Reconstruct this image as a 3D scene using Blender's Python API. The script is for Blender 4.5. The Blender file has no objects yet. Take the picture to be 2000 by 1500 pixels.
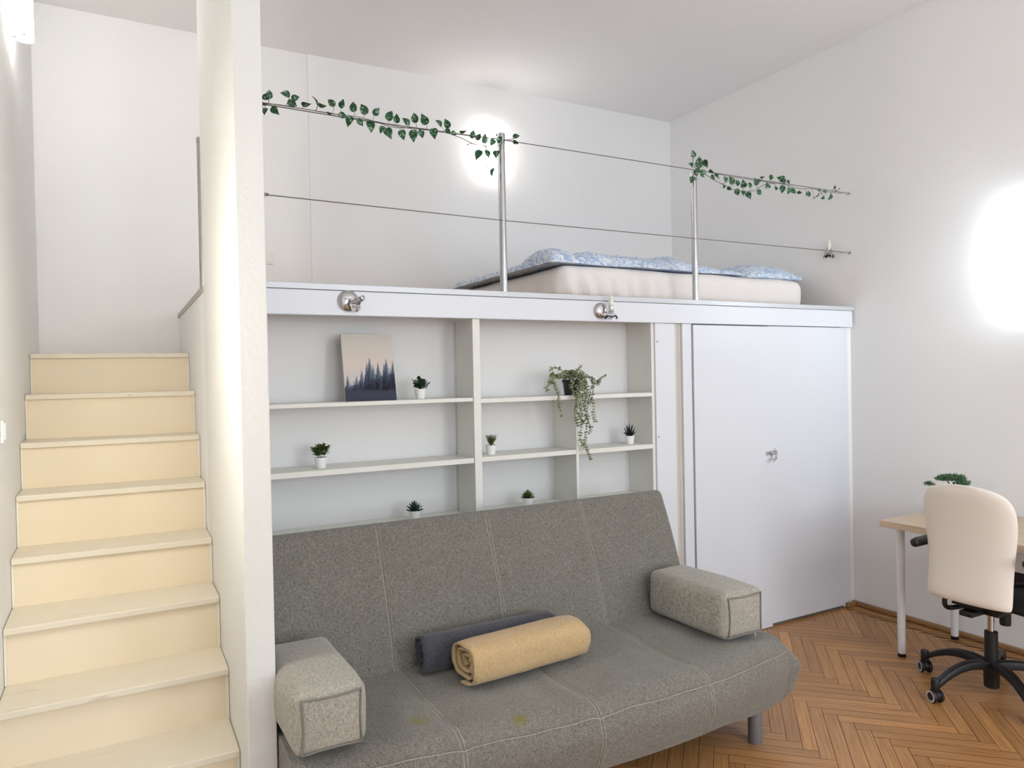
import bpy, bmesh, math, random
from mathutils import Vector, Matrix, noise
random.seed(7)
S = bpy.context.scene
COL = S.collection
PI = math.pi

# ------------------------------------------------------------------ camera, world, exposure
F_PX, YAW, PITCH, ROLL, CAM_H = 1422.21, .504203, -.0115767, -.0193921, 1.55
def cam_axes():
    f = Vector((math.sin(YAW)*math.cos(PITCH), math.cos(YAW)*math.cos(PITCH), math.sin(PITCH)))
    r = Vector((math.cos(YAW), -math.sin(YAW), 0)); u = r.cross(f)
    return math.cos(ROLL)*r+math.sin(ROLL)*u, -math.sin(ROLL)*r+math.cos(ROLL)*u, f
CR, CU, CF = cam_axes()
cam_data = bpy.data.cameras.new('camera'); cam = bpy.data.objects.new('camera', cam_data); COL.objects.link(cam)
cam_data.sensor_fit = 'HORIZONTAL'; cam_data.sensor_width = 36; cam_data.lens = 36*F_PX/2000
cam_data.clip_start = .05; cam_data.clip_end = 60
m4 = Matrix((( CR.x, CU.x, -CF.x, 0), (CR.y, CU.y, -CF.y, 0), (CR.z, CU.z, -CF.z, CAM_H), (0,0,0,1)))
cam.matrix_world = m4
S.camera = cam
def at(px, py, y=3.09):
    """surveyed photo point on the vertical plane at depth y"""
    d = CF + CR*((px-1000)/F_PX) - CU*((py-750)/F_PX)
    t = y/d.y
    return Vector((d.x*t, y, CAM_H+d.z*t))
def at_x(px, py, X):
    d = CF + CR*((px-1000)/F_PX) - CU*((py-750)/F_PX)
    t = X/d.x
    return Vector((X, d.y*t, CAM_H+d.z*t))

S.view_settings.view_transform = 'Standard'; S.view_settings.look = 'None'
S.view_settings.gamma = 1; S.view_settings.use_curve_mapping = False
S.view_settings.exposure = 0.2
w = bpy.data.worlds.new('world'); S.world = w; w.use_nodes = True
w.node_tree.nodes['Background'].inputs[0].default_value = (.80, .90, 1, 1)
w.node_tree.nodes['Background'].inputs[1].default_value = 1.0

def area(name, loc, size, power, col, rot):
    l = bpy.data.lights.new(name, 'AREA'); l.shape = 'RECTANGLE'; l.size, l.size_y = size; l.energy = power; l.color = col
    o = bpy.data.objects.new(name, l); COL.objects.link(o); o.location = loc; o.rotation_euler = rot
    return o
# area lights added as daylight from two assumed, unseen windows behind the camera
area('assumed_window_light_1', (0.95, -2.75, 1.75), (1.3, 1.9), 34, (.88, .95, 1), (PI/2, 0, 0))
area('assumed_window_light_2', (3.05, -2.75, 1.75), (1.3, 1.9), 54, (.88, .95, 1), (PI/2, 0, 0))

# ------------------------------------------------------------------ helpers
def srgb(r, g, b):
    return tuple((c/255/12.92 if c/255 <= .04045 else ((c/255+.055)/1.055)**2.4) for c in (r, g, b)) + (1,)
class N:
    def __init__(s, name):
        s.m = bpy.data.materials.new(name); s.m.use_nodes = True
        s.t = s.m.node_tree; s.b = s.t.nodes['Principled BSDF']
    def n(s, typ, **kw):
        x = s.t.nodes.new(typ)
        for k, v in kw.items():
            if k in x.inputs: x.inputs[k].default_value = v
            else: setattr(x, k, v)
        return x
    def l(s, a, b): s.t.links.new(a, b)
def mat(name, col, rough=.5, metal=0, bump=0, bscale=60, spec=.5, vary=0, vscale=3, emit=None, est=0, trans=0, sheen=0, ior=None, dist=.002):
    k = N(name); b = k.b
    b.inputs['Base Color'].default_value = col; b.inputs['Roughness'].default_value = rough
    b.inputs['Metallic'].default_value = metal; b.inputs['Specular IOR Level'].default_value = spec
    if trans: b.inputs['Transmission Weight'].default_value = trans
    if ior: b.inputs['IOR'].default_value = ior
    if sheen: b.inputs['Sheen Weight'].default_value = sheen
    if emit: b.inputs['Emission Color'].default_value = emit; b.inputs['Emission Strength'].default_value = est
    tc = k.n('ShaderNodeTexCoord')
    if bump:
        nz = k.n('ShaderNodeTexNoise', Scale=bscale, Detail=4.0); bp = k.n('ShaderNodeBump', Strength=bump, Distance=dist)
        k.l(tc.outputs['Object'], nz.inputs['Vector']); k.l(nz.outputs['Fac'], bp.inputs['Height']); k.l(bp.outputs['Normal'], b.inputs['Normal'])
    if vary:
        nz = k.n('ShaderNodeTexNoise', Scale=vscale, Detail=3.0)
        k.l(tc.outputs['Object'], nz.inputs['Vector'])
        mx = k.n('ShaderNodeMix', data_type='RGBA')
        k.l(nz.outputs['Fac'], mx.inputs['Factor'])
        mx.inputs[6].default_value = tuple(c*(1-vary) for c in col[:3])+(1,)
        mx.inputs[7].default_value = tuple(min(1, c*(1+vary)) for c in col[:3])+(1,)
        k.l(mx.outputs[2], b.inputs['Base Color'])
    return k.m

class MB:
    """collects geometry for ONE mesh"""
    def __init__(s): s.v = []; s.f = []; s.mi = []; s.uv = None
    def add(s, vs, fs, mi=0):
        o = len(s.v); s.v += [Vector(v) for v in vs]; s.f += [tuple(i+o for i in f) for f in fs]; s.mi += [mi]*len(fs)
    def box(s, x0, x1, y0, y1, z0, z1, mi=0):
        s.add([(x0,y0,z0),(x1,y0,z0),(x1,y1,z0),(x0,y1,z0),(x0,y0,z1),(x1,y0,z1),(x1,y1,z1),(x0,y1,z1)],
              [(0,3,2,1),(4,5,6,7),(0,1,5,4),(1,2,6,5),(2,3,7,6),(3,0,4,7)], mi)
    def prism(s, poly, z0, z1, mi=0):
        n = len(poly)
        s.add([(x,y,z0) for x,y in poly]+[(x,y,z1) for x,y in poly],
              [tuple(range(n))[::-1], tuple(range(n,2*n))]+[(i,(i+1)%n,(i+1)%n+n,i+n) for i in range(n)], mi)
    def rings(s, rings, close=True, caps=True, mi=0):
        n = len(rings[0]); vs = [p for r in rings for p in r]; fs = []
        for i in range(len(rings)-1):
            for j in range(n if close else n-1):
                k = (j+1) % n; fs.append((i*n+j, i*n+k, (i+1)*n+k, (i+1)*n+j))
        if caps: fs.append(tuple(range(n))[::-1]); fs.append(tuple(range((len(rings)-1)*n, len(rings)*n)))
        s.add(vs, fs, mi)
    def tube(s, pts, r, seg=8, mi=0, closed=False, flat=1):
        pts = [Vector(p) for p in pts]; rr = r if isinstance(r, (list, tuple)) else [r]*len(pts)
        rings = []; ref = None
        for i, p in enumerate(pts):
            if closed: t = pts[(i+1) % len(pts)]-pts[i-1]
            else: t = pts[min(i+1, len(pts)-1)]-pts[max(i-1, 0)]
            t = t.normalized() if t.length > 1e-9 else Vector((0,0,1))
            if ref is None: ref = Vector((0,0,1)) if abs(t.z) < .9 else Vector((1,0,0))
            a = t.cross(ref)
            if a.length < 1e-6: a = t.orthogonal()
            a.normalize(); b = t.cross(a).normalized(); ref = -b if (-b).dot(ref) >= 0 else b
            a = t.cross(ref).normalized(); b = ref
            rings.append([p+a*math.cos(q*2*PI/seg)*rr[i]+b*math.sin(q*2*PI/seg)*rr[i]*flat for q in range(seg)])
        if closed: rings.append(rings[0]); s.rings(rings, caps=False, mi=mi)
        else: s.rings(rings, mi=mi)
    def lathe(s, prof, c, axis=(0,0,1), seg=24, mi=0, caps=True):
        c = Vector(c); ax = Vector(axis).normalized(); a = ax.orthogonal().normalized(); b = ax.cross(a)
        s.rings([[c+ax*h+(a*math.cos(q*2*PI/seg)+b*math.sin(q*2*PI/seg))*max(r, 1e-5) for q in range(seg)] for r, h in prof], caps=caps, mi=mi)
    def cyl(s, p0, p1, r, seg=20, mi=0):
        p0 = Vector(p0); p1 = Vector(p1); s.lathe([(r,0),(r,(p1-p0).length)], p0, p1-p0, seg, mi)
def obj(name, mb, mats, parent=None, smooth=False, bevel=0, bseg=2, sub=0, solid=0, auto=None):
    me = bpy.data.meshes.new(name)
    off = parent_world(parent) if parent else Vector((0,0,0))
    me.from_pydata([v-off for v in mb.v], [], mb.f)
    for m in (mats if isinstance(mats, (list, tuple)) else [mats]): me.materials.append(m)
    if any(mb.mi): me.polygons.foreach_set('material_index', mb.mi)
    b = bmesh.new(); b.from_mesh(me); bmesh.ops.recalc_face_normals(b, faces=b.faces); b.to_mesh(me); b.free()
    if smooth: me.polygons.foreach_set('use_smooth', [True]*len(me.polygons))
    if auto: me.polygons.foreach_set('use_smooth', [True]*len(me.polygons)); me.set_sharp_from_angle(angle=math.radians(auto))
    o = bpy.data.objects.new(name, me); COL.objects.link(o)
    if parent: o.parent = parent
    if solid: q = o.modifiers.new('s', 'SOLIDIFY'); q.thickness = solid; q.offset = 0
    if bevel: q = o.modifiers.new('b', 'BEVEL'); q.width = bevel; q.segments = bseg; q.limit_method = 'ANGLE'; q.angle_limit = .6
    if sub: q = o.modifiers.new('u', 'SUBSURF'); q.levels = sub; q.render_levels = sub
    return o
def parent_world(p):
    v = Vector((0,0,0))
    while p is not None: v += p.location; p = p.parent
    return v
def tag(o, label=None, cat=None, group=None, kind=None):
    if label: o['label'] = label
    if cat: o['category'] = cat
    if group: o['group'] = group
    if kind: o['kind'] = kind
    return o
def thing(name, label, cat, loc=(0,0,0), group=None):
    o = bpy.data.objects.new(name, None); o.empty_display_size = .05; COL.objects.link(o); o.location = loc
    return tag(o, label, cat, group)
def struct(name, mb, m, **kw):
    return tag(obj(name, mb, m, **kw), kind='structure')
def nz(x, y, z=0, s=1): return noise.noise(Vector((x*s, y*s, z*s)))
def smooth01(t): t = max(0, min(1, t)); return t*t*(3-2*t)
def spline(pts, n=8):
    pts = [Vector(p) for p in pts]; P = [pts[0]*2-pts[1]]+pts+[pts[-1]*2-pts[-2]]; out = []
    for i in range(1, len(P)-2):
        for k in range(n):
            t = k/n; a, b, c, d = P[i-1], P[i], P[i+1], P[i+2]
            out.append(.5*((2*b)+(c-a)*t+(2*a-5*b+4*c-d)*t*t+(3*b-a-3*c+d)*t**3))
    out.append(pts[-1]); return out

# ------------------------------------------------------------------ materials
M_wall = mat('white_wall_paint', srgb(244,243,243), .85, bump=.25, bscale=90, vary=.015, vscale=1.2)
M_ceil = mat('ceiling_paint', srgb(246,244,244), .9, bump=.15, bscale=60)
M_part = mat('rough_plaster', srgb(230,230,226), .85, bump=.5, bscale=55, dist=.004, vary=.01)
M_white = mat('white_lacquered_wood', srgb(228,231,238), .38, bump=.04, bscale=14, spec=.5)
M_shelf = mat('cream_white_board', srgb(233,232,225), .5, bump=.05, bscale=20)
M_panel = mat('white_back_board', srgb(229,229,229), .6)
M_trimgrey = mat('pale_grey_metal_edge', srgb(206,209,214), .4, metal=.2)
M_alu = mat('worn_aluminium', srgb(178,172,164), .45, metal=.6, vary=.12, vscale=14)
M_chrome = mat('chrome', srgb(200,200,202), .12, metal=1)
M_steel = mat('brushed_steel', srgb(190,190,192), .22, metal=1, bump=.05, bscale=120)
M_cable = mat('steel_wire', srgb(120,116,114), .4, metal=.6)
M_black = mat('black_plastic', srgb(20,20,22), .45)
M_blackfab = mat('black_seat_fabric', srgb(28,29,32), .9, bump=.3, bscale=300)
M_riser = mat('peach_cream_riser_paint', srgb(243,228,202), .5, bump=.1, bscale=25, vary=.02, vscale=4)
M_plastic = mat('white_plastic', srgb(240,240,236), .35)
M_glass = mat('clear_glass', (1,1,1,1), .02, trans=1, ior=1.45)
M_pot = mat('white_pot_plastic', srgb(240,240,240), .45)
M_soil = mat('dark_soil', srgb(28,22,16), .95, bump=.6, bscale=200)
M_leg = mat('white_powder_coated_steel', srgb(232,232,234), .35)
M_greyleg = mat('grey_sofa_leg', srgb(128,130,136), .4, metal=.3)
M_zip = mat('zip_metal', srgb(190,190,190), .3, metal=1)

def tread_mat():
    k = N('worn_cream_tread_paint'); tc = k.n('ShaderNodeTexCoord')
    n1 = k.n('ShaderNodeTexNoise', Scale=6.0, Detail=6.0); k.l(tc.outputs['Object'], n1.inputs['Vector'])
    mp = k.n('ShaderNodeMapping'); mp.inputs['Scale'].default_value = (3, 60, 60); k.l(tc.outputs['Object'], mp.inputs['Vector'])
    n2 = k.n('ShaderNodeTexNoise', Scale=1.6, Detail=5.0); k.l(mp.outputs[0], n2.inputs['Vector'])
    r = k.n('ShaderNodeValToRGB'); r.color_ramp.elements[0].position = .66; r.color_ramp.elements[0].color = (0,0,0,1); r.color_ramp.elements[1].position = .74
    k.l(n2.outputs['Fac'], r.inputs[0])
    m1 = k.n('ShaderNodeMix', data_type='RGBA'); m1.inputs[6].default_value = srgb(232,222,202); m1.inputs[7].default_value = srgb(240,232,214)
    k.l(n1.outputs['Fac'], m1.inputs['Factor'])
    m2 = k.n('ShaderNodeMix', data_type='RGBA'); k.l(r.outputs[0], m2.inputs['Factor']); k.l(m1.outputs[2], m2.inputs[6]); m2.inputs[7].default_value = srgb(200,180,152)
    k.l(m2.outputs[2], k.b.inputs['Base Color']); k.b.inputs['Roughness'].default_value = .55
    return k.m
M_tread = tread_mat()

def fabric(name, c1, c2, scale=1, stains=None, off=(0,0,0)):
    k = N(name); tc = k.n('ShaderNodeTexCoord')
    def streak(sc, s, d=3.0):
        mp = k.n('ShaderNodeMapping'); mp.inputs['Scale'].default_value = sc; k.l(tc.outputs['Object'], mp.inputs['Vector'])
        n = k.n('ShaderNodeTexNoise', Scale=s*scale, Detail=d); k.l(mp.outputs[0], n.inputs['Vector']); return n.outputs['Fac']
    a = streak((1, .14, .14), 620); b = streak((.22, 1, 1), 520); c = streak((1,1,1), 7)
    ad = k.n('ShaderNodeMath', operation='ADD'); k.l(a, ad.inputs[0]); k.l(b, ad.inputs[1])
    mr = k.n('ShaderNodeMapRange'); mr.inputs['From Min'].default_value = .72; mr.inputs['From Max'].default_value = 1.28; k.l(ad.outputs[0], mr.inputs['Value'])
    m1 = k.n('ShaderNodeMix', data_type='RGBA'); m1.inputs[6].default_value = c1; m1.inputs[7].default_value = c2; k.l(mr.outputs[0], m1.inputs['Factor'])
    m2 = k.n('ShaderNodeMix', data_type='RGBA', blend_type='MULTIPLY'); m2.inputs['Factor'].default_value = .25
    k.l(m1.outputs[2], m2.inputs[6]); cr = k.n('ShaderNodeValToRGB'); cr.color_ramp.elements[0].position = .3; cr.color_ramp.elements[0].color = (.75,.75,.75,1); cr.color_ramp.elements[1].position = .7
    k.l(c, cr.inputs[0]); k.l(cr.outputs[0], m2.inputs[7]); last = m2.outputs[2]
    for (sx, sy, sz, rad) in (stains or []):
        vs = k.n('ShaderNodeVectorMath', operation='SUBTRACT'); vs.inputs[1].default_value = (sx-off[0], sy-off[1], sz-off[2]); k.l(tc.outputs['Object'], vs.inputs[0])
        ln = k.n('ShaderNodeVectorMath', operation='LENGTH'); k.l(vs.outputs[0], ln.inputs[0])
        n = k.n('ShaderNodeTexNoise', Scale=45.0, Detail=4.0); k.l(tc.outputs['Object'], n.inputs['Vector'])
        ma = k.n('ShaderNodeMath', operation='MULTIPLY_ADD'); k.l(n.outputs['Fac'], ma.inputs[0]); ma.inputs[1].default_value = .05; k.l(ln.outputs['Value'], ma.inputs[2])
        r = k.n('ShaderNodeMapRange'); r.inputs['From Min'].default_value = rad; r.inputs['From Max'].default_value = rad+.03
        r.inputs['To Min'].default_value = .85; r.inputs['To Max'].default_value = 0; k.l(ma.outputs[0], r.inputs['Value'])
        mm = k.n('ShaderNodeMix', data_type='RGBA'); k.l(r.outputs[0], mm.inputs['Factor']); k.l(last, mm.inputs[6]); mm.inputs[7].default_value = srgb(120,114,44); last = mm.outputs[2]
    k.l(last, k.b.inputs['Base Color']); k.b.inputs['Roughness'].default_value = .95; k.b.inputs['Sheen Weight'].default_value = .25; k.b.inputs['Specular IOR Level'].default_value = .2
    bp = k.n('ShaderNodeBump', Strength=.35, Distance=.0015); k.l(mr.outputs[0], bp.inputs['Height']); k.l(bp.outputs[0], k.b.inputs['Normal'])
    return k.m
SOFA_LOC = (1.44, 2.4, 0)
M_sofa = fabric('grey_woven_upholstery', srgb(88,85,78), srgb(152,148,139))
M_seat = fabric('grey_seat_upholstery', srgb(88,85,78), srgb(152,148,139), stains=[(.862,2.235,.419,.036),(1.155,2.085,.42,.030)], off=SOFA_LOC)
M_arm = fabric('light_grey_bolster_upholstery', srgb(130,127,117), srgb(196,191,179))
M_stitch = mat('pale_stitching', srgb(182,177,164), .9)
M_pipe = mat('grey_piping', srgb(128,125,117), .9)
M_tan = fabric('tan_fleece', srgb(186,156,112), srgb(212,184,140), .7)
M_dark = fabric('charcoal_knit', srgb(62,62,68), srgb(92,92,100), .6)
M_sheet = mat('cream_bed_sheet', srgb(238,232,229), .9, bump=.2, bscale=25, dist=.01)
M_cover = mat('cream_chair_cover', srgb(238,229,219), .8, bump=.15, bscale=200)

def duvet_mat():
    k = N('blue_floral_cotton'); tc = k.n('ShaderNodeTexCoord')
    n = k.n('ShaderNodeTexNoise', Scale=22.0, Detail=2.0, Distortion=1.8); k.l(tc.outputs['Object'], n.inputs['Vector'])
    r = k.n('ShaderNodeValToRGB'); e = r.color_ramp.elements
    e[0].position = .44; e[0].color = srgb(168,190,222); e[1].position = .50; e[1].color = srgb(234,238,243)
    x = e.new(.56); x.color = srgb(234,238,243); x = e.new(.6); x.color = srgb(190,206,230)
    k.l(n.outputs['Fac'], r.inputs[0]); k.l(r.outputs[0], k.b.inputs['Base Color']); k.b.inputs['Roughness'].default_value = .9
    return k.m
M_duvet = duvet_mat()

def leaf_mat(name, c1, c2, c3=None):
    k = N(name); tc = k.n('ShaderNodeTexCoord'); n = k.n('ShaderNodeTexNoise', Scale=90.0, Detail=2.0); k.l(tc.outputs['Object'], n.inputs['Vector'])
    r = k.n('ShaderNodeValToRGB'); e = r.color_ramp.elements; e[0].position = .35; e[0].color = c1; e[1].position = .55; e[1].color = c2
    if c3: x = e.new(.68); x.color = c3
    k.l(n.outputs['Fac'], r.inputs[0]); k.l(r.outputs[0], k.b.inputs['Base Color']); k.b.inputs['Roughness'].default_value = .45
    return k.m
M_pothos = leaf_mat('variegated_green_leaf', srgb(16,58,36), srgb(34,88,54), srgb(160,190,150))
M_vine = mat('brown_green_vine', srgb(84,78,66), .7)
M_euca = leaf_mat('sage_green_leaf', srgb(96,108,72), srgb(142,152,112), srgb(186,192,162))
M_box = leaf_mat('dark_green_leaf', srgb(14,44,26), srgb(32,74,40))
M_olive = leaf_mat('olive_green_leaf', srgb(38,58,28), srgb(78,98,44))
M_lime = leaf_mat('yellow_green_leaf', srgb(66,88,34), srgb(120,140,70))
M_aloe = leaf_mat('black_green_leaf', srgb(8,24,18), srgb(16,40,28))
M_teal = leaf_mat('blue_green_leaf', srgb(22,48,44), srgb(52,84,78))
M_bons = leaf_mat('soft_green_needles', srgb(52,96,62), srgb(110,150,110))
M_trunk = mat('brown_trunk', srgb(96,78,62), .8)

def wood_mat(name, light, dark, attr=None, scale=(1.2, 28, 28), rough=.35):
    k = N(name); tc = k.n('ShaderNodeTexCoord')
    src = tc.outputs['UV'] if attr else tc.outputs['Object']
    mp = k.n('ShaderNodeMapping'); mp.inputs['Scale'].default_value = scale; k.l(src, mp.inputs['Vector'])
    n = k.n('ShaderNodeTexNoise', Scale=3.0, Detail=7.0, Roughness=.6, Distortion=.35); k.l(mp.outputs[0], n.inputs['Vector'])
    mx = k.n('ShaderNodeMix', data_type='RGBA'); mx.inputs[6].default_value = dark; mx.inputs[7].default_value = light
    mr = k.n('ShaderNodeMapRange'); mr.inputs['From Min'].default_value = .3; mr.inputs['From Max'].default_value = .72; k.l(n.outputs['Fac'], mr.inputs['Value']); k.l(mr.outputs[0], mx.inputs['Factor'])
    last = mx.outputs[2]
    if attr:
        a = k.n('ShaderNodeAttribute', attribute_name=attr)
        m2 = k.n('ShaderNodeMix', data_type='RGBA', blend_type='MULTIPLY'); m2.inputs['Factor'].default_value = 1; k.l(last, m2.inputs[6]); k.l(a.outputs['Color'], m2.inputs[7]); last = m2.outputs[2]
    k.l(last, k.b.inputs['Base Color']); k.b.inputs['Roughness'].default_value = rough
    return k.m
M_floor = wood_mat('oak_parquet_block', srgb(196,146,92), srgb(160,110,64), 'tone', rough=.32)
M_gap = mat('dark_floor_joint', srgb(70,42,22), .7)
M_desk = wood_mat('pale_oak_desk_laminate', srgb(214,194,168), srgb(194,170,142), None, (28, 1.5, 28), .45)
M_skirt = wood_mat('brown_skirting_wood', srgb(176,138,96), srgb(136,98,62), None, (28, 1.5, 28), .5)

# ------------------------------------------------------------------ the setting
XR, YB, YBL, XL, ZC, YF = 4.264, 4.83, 4.88, -.345, 3.70, -2.8
def pw(y): return .352+.0104*(y-2.39)          # stair-side face of the partition

def build_floor():
    W, n = .0586, 8; L = W*n; g = .0011; r2 = math.sqrt(.5)
    ox, oy = 3.15, 2.484
    vs, fs, tones, uvs = [], [], [], []
    def w(u, v): return (ox+(u-v)*r2, oy+(u+v)*r2)
    def plank(u0, v0, lu, lv):
        c = w(u0+lu/2, v0+lv/2)
        if not (XL-.3 < c[0] < XR+.3 and YF-.3 < c[1] < 5): return
        p = [w(u0+g, v0+g), w(u0+lu-g, v0+g), w(u0+lu-g, v0+lv-g), w(u0+g, v0+lv-g)]
        q = []
        for x, y in p: q.append((min(max(x, XL), XR), min(max(y, YF), 4.9), 0.0))
        i = len(vs); vs.extend(q); fs.append((i, i+1, i+2, i+3))
        t = random.gauss(1, .07); 
        if random.random() < .12: t *= 1.16
        h = random.uniform(-.035, .035); tones.append((t*(1+h*.3), t, t*(1-h), 1))
        o = (random.uniform(0, 50), random.uniform(0, 50))
        uvs.append([(o[0], o[1]), (o[0]+L, o[1]), (o[0]+L, o[1]+W), (o[0], o[1]+W)] if lu > lv else [(o[0], o[1]), (o[0], o[1]+W), (o[0]+L, o[1]+W), (o[0]+L, o[1])])
    K = 110
    for k in range(-K, K):
        for m in range(-10, 11):
            plank(k*W+2*L*m, k*W, L, W)
            plank(k*W, (k-2*n+1)*W+2*L*m, W, L)
    me = bpy.data.meshes.new('floor')
    nb = len(vs); vs += [(XL,YF,-.0012),(XR,YF,-.0012),(XR,4.9,-.0012),(XL,4.9,-.0012),(XL,YF,-.08),(XR,YF,-.08),(XR,4.9,-.08),(XL,4.9,-.08)]
    fs += [(nb,nb+1,nb+2,nb+3),(nb+7,nb+6,nb+5,nb+4),(nb,nb+4,nb+5,nb+1),(nb+1,nb+5,nb+6,nb+2),(nb+2,nb+6,nb+7,nb+3),(nb+3,nb+7,nb+4,nb)]
    me.from_pydata(vs, [], fs); me.materials.append(M_floor); me.materials.append(M_gap)
    ca = me.color_attributes.new('tone', 'FLOAT_COLOR', 'CORNER'); uv = me.uv_layers.new(name='UVMap')
    for p in me.polygons:
        if p.index < len(tones):
            for j, li in enumerate(p.loop_indices): ca.data[li].color = tones[p.index]; uv.data[li].uv = uvs[p.index][j]
        else: p.material_index = 1
    o = bpy.data.objects.new('floor', me); COL.objects.link(o); tag(o, kind='structure')
build_floor()

b = MB(); b.box(XR, XR+.15, YF, 4.95, -.08, ZC); struct('wall_right', b, M_wall)
b = MB(); b.box(XL-.15, XL, YF, 4.95, -.08, ZC); struct('wall_left', b, M_wall)
b = MB(); b.prism([(XL-.15,YBL),(1.19,YBL),(1.19,YBL-.008),(2.2,YB),(XR+.15,YB),(XR+.15,5.05),(XL-.15,5.05)], -.08, ZC); struct('wall_back', b, M_wall)
b = MB(); b.box(XL-.15, XR+.15, YF-.15, 5.05, ZC, ZC+.1); struct('ceiling', b, M_ceil)
b = MB()
b.box(XL-.15, .3, YF-.15, YF, -.08, ZC); b.box(1.6, 2.4, YF-.15, YF, -.08, ZC); b.box(3.7, XR+.15, YF-.15, YF, -.08, ZC)
b.box(.3, 1.6, YF-.15, YF, -.08, .8); b.box(.3, 1.6, YF-.15, YF, 2.7, ZC); b.box(2.4, 3.7, YF-.15, YF, -.08, .8); b.box(2.4, 3.7, YF-.15, YF, 2.7, ZC)
struct('wall_front', b, M_wall)
for i, x0 in enumerate((.3, 2.4)):
    b = MB()
    for a in ((x0, x0+.05, .8, 2.7), (x0+1.25, x0+1.3, .8, 2.7), (x0+.05, x0+1.25, .8, .85), (x0+.05, x0+1.25, 2.65, 2.7), (x0+.63, x0+.67, .85, 2.65)):
        b.box(a[0], a[1], YF-.1, YF-.05, a[2], a[3])
    struct('window_%d' % (i+1), b, M_white)  # assumed windows out of view, with wall openings to admit daylight
b = MB()
xf = .4395; b.prism([(pw(2.39), 2.39), (xf, 2.385), (xf, 3.41), (pw(3.41), 3.41)], 0, ZC)
struct('wall_partition', b, M_part, bevel=.004)
b = MB(); b.prism([(pw(3.41), 3.41), (xf, 3.41), (xf, YBL), (pw(4.87), YBL)], 0, 1.938); struct('wall_stair_side', b, M_wall)
# loft floor and the beam that carries it
b = MB(); b.box(xf, XR, 3.125, YB, 1.86, 1.948); struct('floor_loft', b, M_skirt)
b = MB(); b.box(xf, 4.252, 3.088, 3.125, 1.822, 1.928); struct('trim_1', b, M_white, bevel=.003)
b = MB(); b.box(xf, XR-.002, 3.084, 3.145, 1.9295, 1.9555); struct('trim_2', b, M_trimgrey, bevel=.002)
b = MB(); b.prism([(pw(3.42)-.004, 3.415), (pw(3.42)+.05, 3.415), (pw(4.87)+.05, YBL-.002), (pw(4.87)-.004, YBL-.002)], 1.9385, 1.968); struct('trim_3', b, M_alu, bevel=.002)
b = MB(); b.prism([(XR-.02, YF), (XR, YF), (XR, 3.12), (XR-.02, 3.12)], 0, .03); struct('baseboard_right', b, M_skirt, bevel=.008, bseg=3)
b = MB(); b.box(4.165, XR-.02, 3.085, 3.105, 0, .03); struct('baseboard_back', b, M_skirt, bevel=.006)

# ------------------------------------------------------------------ staircase
st = thing('staircase', 'steep cream painted wooden staircase between the left wall and the partition', 'stairs', (0, 2.6, 0))
nL = [4.283,4.00,3.745,3.535,3.315,3.045,2.812,2.59,2.35]; nR = [4.205,3.91,3.71,3.499,3.28,3.052,2.815,2.565,2.33]
zz = [1.703,1.505,1.300,1.102,.894,.707,.506,.318,.118]
e = .0015
for i in range(9):
    yL, yR, z = nL[i], nR[i], zz[i]; x0, xr = XL+e, lambda y: pw(y)-e
    bl, br = (nL[i-1]+.03, nR[i-1]+.03) if i else (YBL-e, YBL-e)
    b = MB(); b.prism([(x0, yL), (xr(yR), yR), (xr(br), br), (x0, bl)], z-.024, z)
    obj('tread', b, M_tread, st, bevel=.004, bseg=2)
    zb = zz[i+1] if i < 8 else 0
    b = MB(); b.prism([(x0, yL+.02), (xr(yR), yR+.02), (xr(yR), yR+.038), (x0, yL+.038)], zb, z-.0245)
    # thin white cover strips where the riser meets the walls
    obj('riser', b, M_riser, st)
M_strip = mat('ivory_strip_paint', srgb(244,238,224), .5)
for i in range(9):
    zb = zz[i+1] if i < 8 else 0
    b = MB(); b.box(XL+e, XL+.009, nL[i]+.011, nL[i]+.0195, zb+.0005, zz[i]-.025); obj('cover_strip', b, M_strip, st)
    b = MB(); b.box(pw(nR[i])-.012, pw(nR[i])-e, nR[i]+.011, nR[i]+.0195, zb+.0005, zz[i]-.025); obj('cover_strip', b, M_strip, st)
o = MB(); o.lathe([(.0175,0),(.0175,.64),(.019,.64),(.019,.66),(.015,.664)], (.376, 3.50, 1.9685), seg=20)
pst = thing('railing_post', 'short chrome post on the aluminium loft edge above the stairs', 'post', (.376,3.5,1.9685), 'chrome railing posts'); obj('pole', o, M_steel, pst, auto=40)

# ------------------------------------------------------------------ built-in shelf unit
sh = thing('shelf_unit', 'built-in white open shelving under the loft behind the sofa', 'shelves', (1.5, 3.1, 0))
SY0, SY1 = 3.10, 3.32
b = MB(); b.box(xf+.002, 2.66, SY1, SY1+.012, .0, 1.858); obj('back_panel', b, M_panel, sh)
b = MB(); b.box(2.585, 2.605, SY0+.008, SY1, 0, 1.858); obj('side_panel', b, M_shelf, sh, bevel=.001)
b = MB(); b.box(1.502, 1.540, SY0-.002, SY1-.03, 0, 1.8215); obj('divider', b, M_shelf, sh, bevel=.0015)
b = MB(); b.box(2.081, 2.097, SY0+.004, SY1, 0, 1.4215); obj('divider', b, M_shelf, sh, bevel=.001)
for z, x0, x1, t in ((1.449, xf+.003, 1.501, .018), (1.443, 1.541, 2.584, .021), (1.163, xf+.003, 1.501, .024), (1.164, 1.541, 2.080, .023), (1.162, 2.098, 2.584, .024),
                     (.885, xf+.003, 1.501, .022), (.885, 1.541, 2.080, .022), (.882, 2.098, 2.584, .022), (.6, xf+.003, 1.501, .022), (.6, 1.541, 2.080, .022), (.6, 2.098, 2.584, .022)):
    b = MB(); b.box(x0, x1, SY0+.004, SY1-.001, z-t, z); obj('shelf', b, M_shelf, sh, bevel=.0015)
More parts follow.
